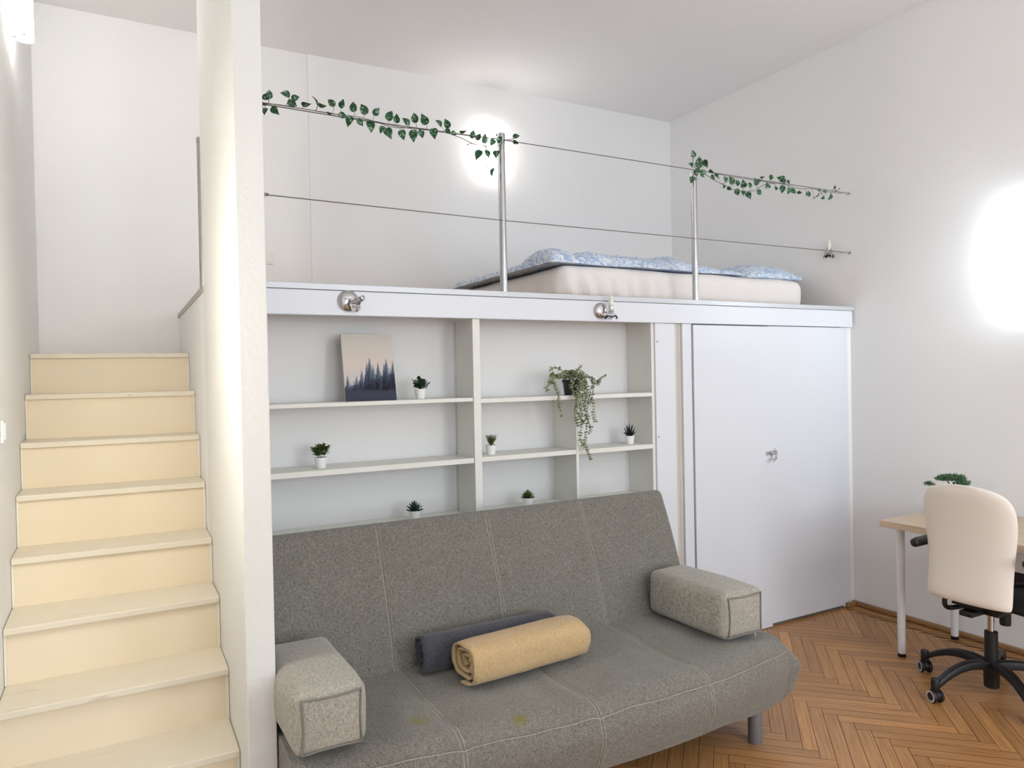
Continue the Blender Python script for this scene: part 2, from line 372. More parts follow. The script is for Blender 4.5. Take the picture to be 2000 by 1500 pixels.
b = MB(); b.box(2.606, 2.675, 3.098, 3.12, 0, 1.8215); obj('post', b, M_white, sh, bevel=.002)
b = MB(); b.box(2.676, 2.752, 3.104, 3.124, 0, 1.8215); obj('post', b, M_white, sh, bevel=.003)
b = MB(); b.box(2.7525, 2.80, 3.112, 3.16, 0, 1.8215); b.box(2.778, 2.7815, 3.110, 3.1125, 0, 1.8215); obj('filler_strip', b, mat('beige_filler_board', srgb(206,200,190), .6), sh)
for x, z in ((2.62, 1.20), (2.62, 1.72)):
    b = MB(); b.cyl((x, 3.095, z), (x, 3.0975, z), .0035, 10); obj('screw', b, M_cable, sh)
# ------------------------------------------------------------------ wardrobe
wd = thing('wardrobe', 'tall white two-door built-in wardrobe in the corner under the loft', 'wardrobe', (3.5, 3.1, 0))
b = MB(); b.box(2.801, 2.868, 3.098, 3.125, 0, 1.8215); obj('frame_stile', b, M_white, wd, bevel=.002)
b = MB(); b.box(4.152, 4.222, 3.106, 3.125, 0, 1.8215); obj('frame_stile', b, M_white, wd, bevel=.002)
b = MB(); b.box(4.223, XR-.001, 3.112, 3.125, .0, 1.858); obj('filler_strip', b, M_wall, wd)
dl = MB(); dl.box(2.874, 3.472, 3.088, 3.106, .004, 1.815); dL = obj('door', dl, M_white, wd, bevel=.0015)
dr = MB(); dr.box(3.4755, 4.150, 3.096, 3.112, .018, 1.818); dR = obj('door', dr, M_white, wd, bevel=.0015)
b = MB(); b.box(2.87, 4.15, 3.1125, 3.125, 0, 1.858); obj('carcass', b, mat('grey_rebate', srgb(120,120,122), .7), wd)
b = MB()   # hasp and hook, chrome
b.box(3.434, 3.468, 3.0835, 3.0878, 1.043, 1.063); b.box(3.476, 3.53, 3.086, 3.0955, 1.038, 1.066)
b.cyl((3.50, 3.086, 1.052), (3.50, 3.068, 1.052), .009, 16); b.tube([(3.462,3.080,1.052),(3.476,3.070,1.052),(3.51,3.074,1.052)], .004, 8)
b.tube([(3.505,3.085,1.066),(3.505,3.08,1.078),(3.50,3.085,1.066)], .004, 6)
obj('hasp', b, M_chrome, dR, auto=40)
b = MB(); b.tube([(3.486,3.076,1.045),(3.482,3.072,1.018),(3.489,3.072,1.004),(3.497,3.072,1.018),(3.50,3.076,1.036)], .0028, 8)
b.box(3.52, 3.53, 3.088, 3.0955, 1.012, 1.03)
obj('padlock_shackle', b, M_chrome, dR, auto=40)
b = MB(); b.tube([(3.462,3.0875,1.018),(3.462,3.070,1.018),(3.444,3.066,1.016),(3.436,3.066,1.0)], .0025, 8); obj('hook', b, M_chrome, dL, auto=40)

# ------------------------------------------------------------------ railing posts, cables
for i, (px, x, top, lab) in enumerate(((0, 1.684, 2.722, 'tall chrome railing post at the loft edge, left end of the bed'), (1, 2.919, 2.68, 'chrome railing post at the loft edge, in front of the bed middle'))):
    t = thing('railing_post', lab, 'post', (x, 3.115, 1.956), 'chrome railing posts')
    b = MB(); h = top-1.956
    b.lathe([(.0175,0),(.0175,h-.045)], (x, 3.115, 1.956), seg=24); obj('pole', b, M_steel, t, auto=40)
    b = MB(); b.lathe([(.0195,0),(.0195,.043),(.017,.0455)], (x, 3.115, 1.956+h-.045), seg=24); obj('cap', b, M_steel, t, auto=40)
def cable(name, pts, label, fix=True):
    t = thing(name, label, 'cable', pts[0]); b = MB(); b.tube(pts, .0022, 6); obj('wire', b, M_cable, t, smooth=True)
    p0 = Vector(pts[0]); b = MB(); q = p0+Vector((.13, 0, 0))
    b.tube([p0, p0+Vector((.07,0,.012)), q], .0022, 6); b.tube([p0, p0+Vector((.07,0,-.008)), q], .0022, 6)
    b.cyl(q-Vector((.012,0,0)), q+Vector((.018,0,0)), .006, 10); b.cyl(q+Vector((.0,0,-.014)), q+Vector((0,0,.01)), .0035, 8)
    obj('clamp', b, M_cable, t, auto=40)
    p1 = Vector(pts[-1]); b = MB(); b.cyl(p1-Vector((.05,0,0)), p1, .004, 10); b.cyl(p1-Vector((.004,0,0)), p1, .011, 14); b.cyl(p1-Vector((.09,0,.004)), p1-Vector((.05,0,0)), .0055, 10)
    obj('turnbuckle', b, M_chrome, t, auto=40)
cable('railing_cable', [(xf+.001,3.11,2.684),(1.0,3.11,2.680),(1.684,3.1,2.688),(2.919,3.1,2.69),(XR-.001,3.11,2.70)], 'upper steel railing cable, wound with the leaf garlands')
cable('railing_cable', [(xf+.001,3.11,2.314),(1.684,3.1,2.300),(2.919,3.1,2.304),(XR-.001,3.11,2.312)], 'lower bare steel railing cable above the bed')

# ------------------------------------------------------------------ garlands
def heart_leaf(mb, c, d, ln, nrm, wd=.74, fold=.25):
    """c centre, d stem-to-tip direction, nrm facing"""
    d = Vector(d).normalized(); nrm = Vector(nrm); s = d.cross(nrm).normalized(); nrm = s.cross(d).normalized()
    out = [(-.5, 0), (-.47, .26), (-.30, .44), (-.08, .46), (.15, .33), (.33, .15), (.52, 0)]
    base = [c+d*(ln*a)+nrm*(ln*(-.12*(2*a)**2)) for a, _ in out]
    L_ = [c+d*(ln*a)+s*(ln*wd*w_)+nrm*(ln*(fold*w_-.12*(2*a)**2)) for a, w_ in out]
    R_ = [c+d*(ln*a)-s*(ln*wd*w_)+nrm*(ln*(fold*w_-.12*(2*a)**2)) for a, w_ in out]
    n = len(out); fs = []
    for i in range(n-1): fs += [(i, i+1, n+i+1, n+i), (i+1, i, 2*n+i, 2*n+i+1)]
    mb.add(base+L_+R_, [f for f in fs])
def garland(label, org, sc, leaves, stems, loc_px):
    t = thing('leaf_garland', label, 'garland', at(*loc_px), 'artificial ivy garlands on the cable')
    fb, sb = MB(), MB()
    strands = []
    for si, st_ in enumerate(stems):
        p = [at(org[0]+x/sc, org[1]+y/sc, 3.095+(.008 if si else -.006)*(1 if k % 2 else -1)) for k, (x, y) in enumerate(st_)]
        sp = spline(p, 6); strands += sp; sb.tube(sp, .0016, 5)
    for (x, y, l, ang, thin) in leaves:
        yy = 3.085+random.uniform(-.03, .02); c = at(org[0]+x/sc, org[1]+y/sc, yy)
        s_ = (c-Vector((0,0,CAM_H))).dot(CF)/F_PX
        ln = l/sc*s_*1.08
        a = math.radians(ang)                               # angle in the railing plane, 0 = right, 90 = up
        d = Vector((math.cos(a), random.uniform(-.35, .35), math.sin(a)))
        nr = Vector((random.uniform(-.9, .1), -1, random.uniform(-.5, .5)))
        if thin: nr = Vector((math.sin(a)*1.0, -.25, -math.cos(a)*1.0))
        heart_leaf(fb, c, d, ln, nr, .80)
        root = c-Vector(d).normalized()*ln*.48
        q = min(strands, key=lambda v: (v-root).length)
        sb.tube([q, (q+root)/2+Vector((0,-.004,-.003)), root], .0009, 4)
    obj('vine', sb, M_vine, t, smooth=True); obj('foliage', fb, M_pothos, t, smooth=True)
GL = [(50,150,45,200,0),(78,130,50,85,0),(50,230,48,-100,0),(112,228,58,-50,0),(172,130,52,175,0),(232,152,46,20,0),(215,188,58,-15,0),(298,190,58,5,1),(345,165,58,130,1),(390,198,48,-10,1),
 (440,180,52,125,0),(505,185,52,80,0),(570,203,58,95,0),(630,218,62,115,0),(707,232,52,50,0),(510,258,46,-20,0),(547,292,62,-110,0),(612,298,46,-45,0),(672,322,66,-85,0),(785,255,62,70,0),(825,272,50,100,0),
 (738,340,46,-120,0),(777,360,68,-70,0),(878,290,52,140,0),(930,268,56,100,0),(985,278,62,125,0),(858,370,58,-75,0),(923,375,68,-92,0),(970,365,48,-60,0),(1043,362,62,-85,0),(1072,300,48,150,0),(1118,302,52,120,0),
 (1125,350,38,-30,0),(1215,350,42,10,1),(1270,365,48,70,0),(1305,380,42,60,0),(1340,390,52,80,0),(1247,425,32,-150,1),(1385,415,46,-120,0),(1405,373,38,85,1),(1428,395,44,60,0),(1302,487,60,-115,0),(1358,483,48,-70,0),
 (1407,483,52,-100,0),(1385,590,50,-100,1),(1527,378,42,20,0),(1525,415,40,-20,1),(20,205,40,-60,0),(1160,362,34,-25,0),(432,243,32,-10,1)]
GS = [[(30,188),(120,192),(240,212),(400,238),(480,252),(560,270),(700,292),(850,325),(1000,342),(1100,354),(1200,388),(1290,428),(1400,440),(1452,410)],
      [(30,180),(160,200),(300,222),(440,246),(600,266),(720,300),(820,328),(940,330),(1060,350),(1180,366),(1320,385),(1440,392)],[(1400,440),(1405,500),(1400,545),(1390,575)],[(1452,400),(1500,395),(1520,385)]]
garland('long green leaf garland on the upper cable between the partition and the left post', (500,140), 3, GL, GS, (780,230))
GR = [(615,160,55,95,0),(600,250,58,160,0),(662,225,85,80,0),(655,285,74,-160,0),(605,365,55,-105,0),(715,240,62,-65,1),(700,305,52,20,0),(760,300,42,-30,1),(805,340,50,-35,0),(770,345,42,-60,1),(868,358,48,110,0),(915,368,62,120,0),(960,385,48,100,0),
 (1008,395,62,110,0),(1058,402,46,80,0),(1105,378,58,120,0),(1160,345,42,0,1),(1225,340,48,60,0),(1300,355,66,170,0),(1325,375,42,-90,0),(1360,385,38,-50,0),(855,415,42,-120,0),(900,435,44,-30,1),(960,465,58,-45,0),(1008,470,42,-90,0),
 (1050,488,58,-70,0),(1133,465,52,-25,0),(1195,410,72,-140,0),(1262,432,42,-110,0),(1312,440,58,-85,0),(1362,452,50,-90,0),(1400,455,60,-20,0),(1450,465,42,-15,1),(1520,475,56,15,0),(1580,490,62,40,1),(1605,455,62,170,0),(1628,505,38,-150,0),
 (1685,500,52,-120,0),(1715,430,52,50,1),(1745,440,46,30,1),(1650,455,42,10,0),(640,310,50,-60,0),(690,330,45,-30,0),(1135,370,40,20,0)]
GS2 = [[(640,290),(700,315),(780,368),(850,402),(950,447),(1080,452),(1160,408),(1230,392),(1330,402),(1450,432),(1560,437),(1660,457),(1775,470)],[(650,290),(720,300),(800,318),(900,338),(1050,362),(1180,380),(1330,402)],[(640,290),(615,230),(612,190)],[(640,290),(610,340)]]
garland('short pale green leaf garland on the upper cable between the right post and the wall', (1200,260), 4, GR, GS2, (1500,355))

# ------------------------------------------------------------------ bed
MX0, MX1, MY0, MY1, MZ0, MZ1 = 2.135, 4.06, 3.30, 4.62, 1.949, 2.148
def soft_box(x0, x1, y0, y1, z0, z1, p=6, nx=40, ny=24, nzz=8, fn=None):
    """superellipsoid-like box with smooth edges, one closed surface"""
    mb = MB(); cx, cy, cz = (x0+x1)/2, (y0+y1)/2, (z0+z1)/2; hx, hy, hz = (x1-x0)/2, (y1-y0)/2, (z1-z0)/2
    bm = bmesh.new(); cells = {}
    def key(a): return tuple(round(q, 5) for q in a)
    def vert(a):
        k_ = key(a)
        if k_ not in cells: cells[k_] = bm.verts.new(a)
        return cells[k_]
    def face_grid(na, nb, f):
        for i in range(na):
            for j in range(nb):
                q = [f(-1+2*i/na, -1+2*j/nb), f(-1+2*(i+1)/na, -1+2*j/nb), f(-1+2*(i+1)/na, -1+2*(j+1)/nb), f(-1+2*i/na, -1+2*(j+1)/nb)]
                bm.faces.new([vert(a) for a in q])
    face_grid(nx, ny, lambda a, b_: (a, b_, 1)); face_grid(nx, ny, lambda a, b_: (a, b_, -1))
    face_grid(nx, nzz, lambda a, b_: (a, 1, b_)); face_grid(nx, nzz, lambda a, b_: (a, -1, b_))
    face_grid(ny, nzz, lambda a, b_: (1, a, b_)); face_grid(ny, nzz, lambda a, b_: (-1, a, b_))
    r = min(hx, hy, hz)*(2.0/p)*1.6
    for v in bm.verts:
        P = Vector((v.co.x*hx, v.co.y*hy, v.co.z*hz))
        inn = Vector((max(-hx+r, min(hx-r, P.x)), max(-hy+r, min(hy-r, P.y)), max(-hz+r, min(hz-r, P.z))))
        d = P-inn
        if d.length > r: P = inn+d.normalized()*r
        P = P+Vector((cx, cy, cz))
        v.co = fn(P) if fn else P
    bm.verts.index_update()
    mb.add([v.co.copy() for v in bm.verts], [tuple(v.index for v in f.verts) for f in bm.faces]); bm.free()
    return mb
bed = thing('mattress', 'white sheeted mattress lying on the loft floor behind the posts', 'mattress', (3.05, 3.9, 1.949))
def mat_fn(P):
    q = Vector(P); side = smooth01((P.z-MZ0)/.2)
    fr = 1-smooth01((P.y-MY0)/.05)
    lw = max(0, 1-(P.x-MX0)/.9)
    wr = .028*lw*(math.sin(P.x*58+P.z*14)+.5*math.sin(P.x*23-P.z*9))*fr*(1-side*.8) + .004*nz(P.x*9, P.z*20, 3)
    q.y += wr - .02*(1-side)*fr*lw
    ef = 1-smooth01((P.x-MX0)/.05)
    q.x += ef*(.010*math.sin(P.y*30+P.z*10)*(1-side)-.03*(1-side))
    q.z += .006*nz(P.x*4, P.y*4, 1)*side
    if P.z < MZ0+.02: q.z = max(q.z, MZ0+.001)
    return q
obj('mattress_cover', soft_box(MX0, MX1, MY0, MY1, MZ0, MZ1, 5, 110, 60, 10, mat_fn), M_sheet, bed, smooth=True)

def duvet():
    mb = MB(); nx_, ny_ = 90, 50
    def P(i, j, top):
        u = i/nx_; v = j/ny_
        y0 = 3.315+.05*nz(u*6, 2)+.03*smooth01((u-.55)/.45); y = y0+(4.60-y0)*v
        x = 2.085+(3.56-2.085)*u + (.12*(1-v)*nz(v*5, 7) if u > .9 else 0)
        if u > .0: x = min(x, 3.68)
        crest = math.exp(-((y-3.50)/.16)**2)
        h = .020+.066*crest*(1-smooth01((u-.62)/.40))*(.95+.35*nz(u*9, 4)) + .025*abs(nz(u*7, v*7, 9)) + .010*nz(u*28, v*22, 4) + .035*(1-smooth01((u-0)/.10))*(1-crest)*.5
        e_ = min(1, min(u/.03, (1-u)/.03, v/.05, (1-v)/.04)); h *= math.sqrt(max(0, 1-(1-e_)**2))
        base = MZ1+.011
        z = base+h if top else base
        if u < .045:                                        # foot edge slumps over the mattress end
            k_ = 1-u/.045; z -= 0*k_; 
        return Vector((x, y, z))
    top = [[P(i, j, True) for j in range(ny_+1)] for i in range(nx_+1)]; bot = [[P(i, j, False) for j in range(ny_+1)] for i in range(nx_+1)]
    vs = [p for r in top for p in r]+[p-Vector((0,0,.001)) for r in bot for p in r]; n = (nx_+1)*(ny_+1); fs = []
    idx = lambda i, j: i*(ny_+1)+j
    for i in range(nx_):
        for j in range(ny_):
            fs.append((idx(i,j), idx(i+1,j), idx(i+1,j+1), idx(i,j+1))); fs.append((n+idx(i,j), n+idx(i,j+1), n+idx(i+1,j+1), n+idx(i+1,j)))
    for i in range(nx_):
        for j in (0, ny_): fs.append((idx(i,j), idx(i+1,j), n+idx(i+1,j), n+idx(i,j)))
    for j in range(ny_):
        for i in (0, nx_): fs.append((idx(i,j), idx(i,j+1), n+idx(i,j+1), n+idx(i,j)))
    mb.add(vs, fs); return mb
tag(obj('duvet', duvet(), M_duvet, smooth=True), 'crumpled blue and white patterned duvet pushed back on the loft mattress', 'duvet')
def pil_fn(P):
    q = Vector(P); u = (P.x-3.93)/.29; v = (P.y-3.72)/.33
    k_ = (1-min(1, abs(u))**3)*(1-min(1, abs(v))**3); q.z = MZ1+.004+(P.z-MZ1-.004)*(.25+.75*k_)+.004*abs(nz(P.x*10, P.y*10)); return q
tag(obj('pillow', soft_box(3.64, 4.19, 3.40, 4.05, MZ1+.004, MZ1+.135, 4, 36, 36, 8, pil_fn), M_duvet, smooth=True), 'blue and white patterned pillow at the wall end of the mattress', 'pillow')

# ------------------------------------------------------------------ lamps
M_glow_c = mat('lit_frosted_glass_cool', (.9,.9,.9,1), .5, emit=(.80,.92,1,1), est=17)
M_glow_w = mat('lit_frosted_glass_warm', (.9,.9,.9,1), .5, emit=(1,.97,.90,1), est=16)
M_glow_assumed = mat('assumed_stair_lamp_glow', (.9,.9,.9,1), .5, emit=(1,.93,.79,1), est=40)  # glow of the assumed, unseen lamp beside the stairs
M_glow_h = mat('lit_frosted_glass_high', (.9,.9,.9,1), .5, emit=(1,.985,.92,1), est=19)
M_bulb = mat('lit_bulb', (1,1,1,1), .5, emit=(1,.97,.9,1), est=14)
def tube_lamp(loc, h, normal, label, glow, r=.045, group='tubular wall lamps'):
    n_ = Vector(normal); loc = Vector(loc); side = Vector((0,0,1)).cross(n_)
    t = thing('wall_lamp', label, 'lamp', loc, group)
    b = MB(); c = loc+n_*.018
    p0 = loc; hw = .035
    vs = []
    for dz in (-h*.42, h*.42):
        for s_, d in ((-hw,0),(hw,0),(hw,.016),(-hw,.016)): vs.append(p0+side*s_+n_*(d+.0005)+Vector((0,0,dz)))
    b.add(vs, [(0,1,2,3),(7,6,5,4),(0,4,5,1),(1,5,6,2),(2,6,7,3),(3,7,4,0)]); obj('wall_plate', b, M_plastic, t)
    cc = loc+n_*(.022+r); b = MB()
    b.lathe([(r,-h/2),(r,h/2)], cc, seg=32, caps=False); b.lathe([(r-.004,-h/2+.001),(r-.004,h/2-.001)], cc, seg=32, caps=False)
    b.lathe([(r,h/2),(r-.004,h/2)], cc, seg=32, caps=False); b.lathe([(r,-h/2),(r-.004,-h/2)], cc, seg=32, caps=False)
    obj('lamp_shade', b, glow, t, smooth=True)
    for s_ in (-1, 1):
        b = MB(); b.lathe([(r-.006,0),(r-.006,.004)], cc+Vector((0,0,s_*(h/2-.012))), seg=24); b.cyl(cc+Vector((0,0,s_*(h/2-.01)))-n_*(r+.02), cc+Vector((0,0,s_*(h/2-.01)))-n_*(r-.01), .004, 8)
        for q in (-1, 1): b.cyl(cc+side*(q*(r-.003))+Vector((0,0,s_*(h/2-.010))), cc+side*(q*(r+.005))+Vector((0,0,s_*(h/2-.010))), .004, 8)
        obj('end_ring', b, M_steel, t, auto=40)
    for s_ in (-1, 1):
        b = MB(); b.lathe([(.001,-.05),(.012,-.045),(.016,-.01),(.016,.03),(.001,.046)], cc+Vector((0,0,s_*h*.22)), seg=16)
        obj('bulb', b, M_bulb, t, smooth=True)
    return t
tube_lamp((XR, 2.045, 2.130), .55, (-1,0,0), 'glowing cool white tube lamp on the right wall above the desk', M_glow_c, .045)
tube_lamp((XL, 3.80, 3.30), .50, (1,0,0), 'glowing tube lamp high on the left wall above the stairs', M_glow_h, .033)
tube_lamp((2.515, YB, 3.22), .33, (0,-1,0), 'glowing tube lamp on the loft back wall behind the garland', M_glow_w, .032)
tube_lamp((XL, 2.33, 1.75), .66, (1,0,0), 'assumed unseen tube lamp on the left wall at the foot of the stairs', M_glow_assumed, .03)  # lamp assumed just out of view, brightens the stairs and partition
pd = thing('added_fill_globe', 'unseen white globe added to fill the room with light', 'lamp', (2.6, -.7, ZC))  # hanging globe added out of view as ambient fill for walls and ceiling
b = MB(); b.lathe([(.05,-.03),(.05,0)], (2.6,-.7,ZC-.0005), seg=24); b.cyl((2.6,-.7,ZC-.9), (2.6,-.7,ZC-.03), .003, 8); obj('fill_globe_flex', b, M_plastic, pd)
b = MB(); b.lathe([(.001,-.16)]+[(.16*math.sin(PI*i/16), -.16*math.cos(PI*i/16)) for i in range(1,16)]+[(.001,.16)], (2.6,-.7,ZC-1.05), seg=32); obj('fill_light_globe', b, mat('fill_light_glow', (.9,.9,.9,1), .5, emit=(.94,.98,1,1), est=21), pd, smooth=True)

def spot_lamp(loc, nrm, up, label, candle=True, disc=.036, k=1.15):
    loc = Vector(loc); n_ = Vector(nrm); t = thing('candle_sconce', label, 'lamp', loc, 'small chrome sconces without working bulbs')
    b = MB(); b.lathe([(disc,0),(disc,.006),(disc*.86,.014),(disc*.55,.02),(.001,.023)], loc+n_*.0005, n_, 28); ba = obj('base_plate', b, M_chrome, t, smooth=True)
    s_ = Vector((0,0,1)).cross(n_).normalized()
    b = MB(); b.lathe([(.006,0),(.006,.003)], loc+n_*.0185-Vector((0,0,.012))+s_*.002, n_, 12); obj('switch_knob', b, M_black, t)
    up = Vector(up).normalized(); j = loc+n_*.045+s_*.036
    b = MB(); b.tube(spline([loc+n_*.015, loc+n_*.035+s_*.01-Vector((0,0,.008)), j-up*.004], 5), .006, 10); obj('arm', b, M_chrome, t, smooth=True)
    b = MB(); b.lathe([(.014,-.012),(.016,-.006),(.012,.0),(.012,.012),(.0125,.018)], j, up, 18); obj('socket', b, M_chrome, t, auto=50)
    b = MB(); b.lathe([(.012,.0185),(.0145,.03),(.0135,.052),(.008,.070),(.001,.084)] if candle else [(.011,.0185),(.012,.022),(.009,.03),(.001,.032)], j, up, 16); obj('candle_bulb', b, M_glassy if candle else M_glass, t, smooth=True)
    b = MB(); seg = 24; rings = []
    for r, h in ((.010,-.014),(.018,-.017),(.027,-.026),(.034,-.040)):
        a = up.orthogonal().normalized(); c = up.cross(a)
        rings.append([j+up*(h-(.006*math.sin(q*6*2*PI/seg) if r > .03 else 0))+(a*math.cos(q*2*PI/seg)+c*math.sin(q*2*PI/seg))*r for q in range(seg)])
    b.rings(rings, caps=False); obj('glass_cup', b, M_glass, t, smooth=True, solid=.0015)
    return t
M_glassy = mat('milky_bulb_glass', srgb(226,226,214), .15, spec=.6)
spot_lamp((.905, 3.088, 1.884), (0,-1,0), (.35,-.8,.35), 'chrome sconce with clear glass on the loft beam above the canvas print', candle=False, disc=.046)
spot_lamp((2.235, 3.088, 1.877), (0,-1,0), (0,0,1), 'chrome candle sconce on the loft beam above the trailing plant', disc=.042)
spot_lamp((XR, 3.27, 2.34), (-1,0,0), (0,0,1), 'small glass candle sconce on the right wall at the end of the lower cable', disc=.028)

# ------------------------------------------------------------------ switches
def switch(name, c, n_, label, w_=.08, h_=.08, rock=1):
    c = Vector(c); n_ = Vector(n_); s_ = Vector((0,0,1)).cross(n_); t = thing(name, label, 'switch', c)
    def slab(a0, a1, z0, z1, d0, d1, nm):
        b = MB(); vs = [c+s_*a+n_*d+Vector((0,0,z)) for z in (z0, z1) for a, d in ((a0,d0),(a1,d0),(a1,d1),(a0,d1))]
        b.add(vs, [(0,1,2,3),(7,6,5,4),(0,4,5,1),(1,5,6,2),(2,6,7,3),(3,7,4,0)]); obj(nm, b, M_plastic, t, bevel=.002)
    slab(-w_/2, w_/2, -h_/2, h_/2, .0005, .009, 'switch_plate')
    for k_ in range(rock):
        a = -w_/2+.01+(w_-.02)/rock*k_; slab(a+.001, a+(w_-.02)/rock-.001, -h_/2+.01, h_/2-.01, .0092, .014, 'rocker')
switch('light_switch', (XL, 3.185, 1.385), (1,0,0), 'white double light switch on the left wall beside the stairs', rock=2)
switch('light_switch', (.905, YBL, 2.34), (0,-1,0), 'white light switch on the loft back wall next to the partition')

# ------------------------------------------------------------------ canvas print
def canvas_mat():
    k = N('misty_forest_print'); tc = k.n('ShaderNodeTexCoord'); sx = k.n('ShaderNodeSeparateXYZ'); k.l(tc.outputs['UV'], sx.inputs[0])
    r = k.n('ShaderNodeValToRGB'); e = r.color_ramp.elements; e[0].position = 0; e[0].color = srgb(200,196,193); e[1].position = 1; e[1].color = srgb(206,201,192)
    x = e.new(.32); x.color = srgb(206,198,196); x = e.new(.55); x.color = srgb(217,203,194); x = e.new(.75); x.color = srgb(211,203,193)
    k.l(sx.outputs[1], r.inputs[0]); k.l(r.outputs[0], k.b.inputs['Base Color']); k.b.inputs['Roughness'].default_value = .8
    return k.m
M_canvas = canvas_mat()
M_cside = mat('canvas_side', srgb(196,188,178), .8); M_tree = [mat('ink_trees_far', srgb(128,138,154), .85), mat('ink_trees_mid', srgb(84,96,116), .85), mat('ink_trees_near', srgb(58,60,78), .85)]
def canvas():
    W_, H_ = .236, .307; t = thing('canvas_print', 'small canvas of misty pine trees leaning on the top left shelf', 'picture', (1.0, 3.175, 1.4495))
    O = Vector((.908, 3.165, 1.4498)); ux = Vector((1, 0, 0)); up = Vector((0, .20, 1)).normalized(); nn = ux.cross(up)    # leaning back
    if nn.y > 0: nn = -nn
    D = .018
    me = bpy.data.meshes.new('canvas_panel')
    def q(a, b_, d): return O+ux*a+up*b_-nn*d
    vs = [q(0,0,0),q(W_,0,0),q(W_,H_,0),q(0,H_,0),q(0,0,D),q(W_,0,D),q(W_,H_,D),q(0,H_,D)]; vs = [v-t.location for v in vs]
    me.from_pydata(vs, [], [(0,1,2,3),(5,4,7,6),(4,0,3,7),(1,5,6,2),(3,2,6,7),(4,5,1,0)]); me.materials.append(M_canvas); me.materials.append(M_cside); me.materials.append(M_tree[2])
    uv = me.uv_layers.new(name='UVMap')
    for li, c in zip(me.polygons[0].loop_indices, ((0,0),(1,0),(1,1),(0,1))): uv.data[li].uv = c
    for p in me.polygons: p.material_index = 0 if p.index == 0 else (2 if p.index == 5 else 1)
    o = bpy.data.objects.new('canvas_panel', me); COL.objects.link(o); o.parent = t
    rnd = random.Random(5)
    # printed tree silhouettes: three tones of ink lying on the canvas face
    prof = [(.00,.18),(.05,.33),(.10,.22),(.16,.25),(.22,.33),(.26,.26),(.33,.42),(.38,.30),(.44,.52),(.50,.60),(.56,.48),(.60,.36),(.66,.52),(.70,.38),(.78,.50),(.83,.58),(.90,.44),(.96,.54),(1.0,.50)]
    for layer, (sc, off, wd, dz) in enumerate(((1.0, .05, .05, .0004), (.95, 0, .055, .0007), (.80, -.02, .06, .0010))):
        mb = MB(); 
        def fill(pts): mb.add([q(max(0, min(W_, a*W_)), max(0, b_*H_), -dz) for a, b_ in pts], [tuple(range(len(pts)))])
        # ground mass
        n_ = 24; base = []
        for i in range(n_):
            a0, a1 = i/n_, (i+1)/n_; g0 = (.20+.22*a0)*sc; g1 = (.20+.22*a1)*sc
            fill([(a0,0),(a1,0),(a1,g1),(a0,g0)])
        for (a, h) in prof:
            a += [.02, 0, -.03][layer]; h = h*sc+off
            if layer == 2: h *= .98
            y = h; wdt = .004
            while y > .17:
                wn = min(wd, wdt+rnd.uniform(.002, .008)); st_ = .028
                if 0 < a < 1: fill([(a-wn, y-st_), (a+wn, y-st_), (a+wdt*.4, y), (a-wdt*.4, y)])
                wdt = min(wd, wdt+.0052); y -= st_*.72
        ob = obj('printed_trees', mb, M_tree[layer], t)
canvas()

# ------------------------------------------------------------------ potted plants
def pot(t, c, r0, r1, h, m=M_pot, soil=M_soil):
    b = MB(); b.lathe([(r0,0),(r1*.97,h*.9),(r1,h*.9),(r1,h),(r1-.003,h),(r1-.003,h-.008)], c, seg=28, caps=False); b.lathe([(.0005,0),(r0,0)], c, seg=28, caps=False)
    obj('pot', b, m, t, auto=40)
    b = MB(); b.lathe([(.0005,h-.004),(r1-.0031,h-.006)], c, seg=20, caps=False); obj('soil', b, soil, t)
def leaf(mb, p, d, l, w_, nrm, curl=.1, th=0):
    d = Vector(d).normalized(); s_ = d.cross(Vector(nrm)); s_ = s_.normalized() if s_.length > 1e-5 else d.orthogonal().normalized(); n_ = s_.cross(d)
    prof = [(0,.15),(.25,.8),(.5,1),(.75,.75),(1,.02)]
    a = [p+d*(l*t_)+s_*(w_/2*k_)+n_*(-curl*l*t_*t_) for t_, k_ in prof]; c = [p+d*(l*t_)-s_*(w_/2*k_)+n_*(-curl*l*t_*t_) for t_, k_ in prof]
    m_ = [p+d*(l*t_)+n_*(-curl*l*t_*t_-w_*.18) for t_, k_ in prof]; n = 5; fs = []
    for i in range(4): fs += [(i,i+1,n+i+1,n+i),(n+i,n+i+1,2*n+i+1,2*n+i)]
    mb.add(a+m_+c, fs)
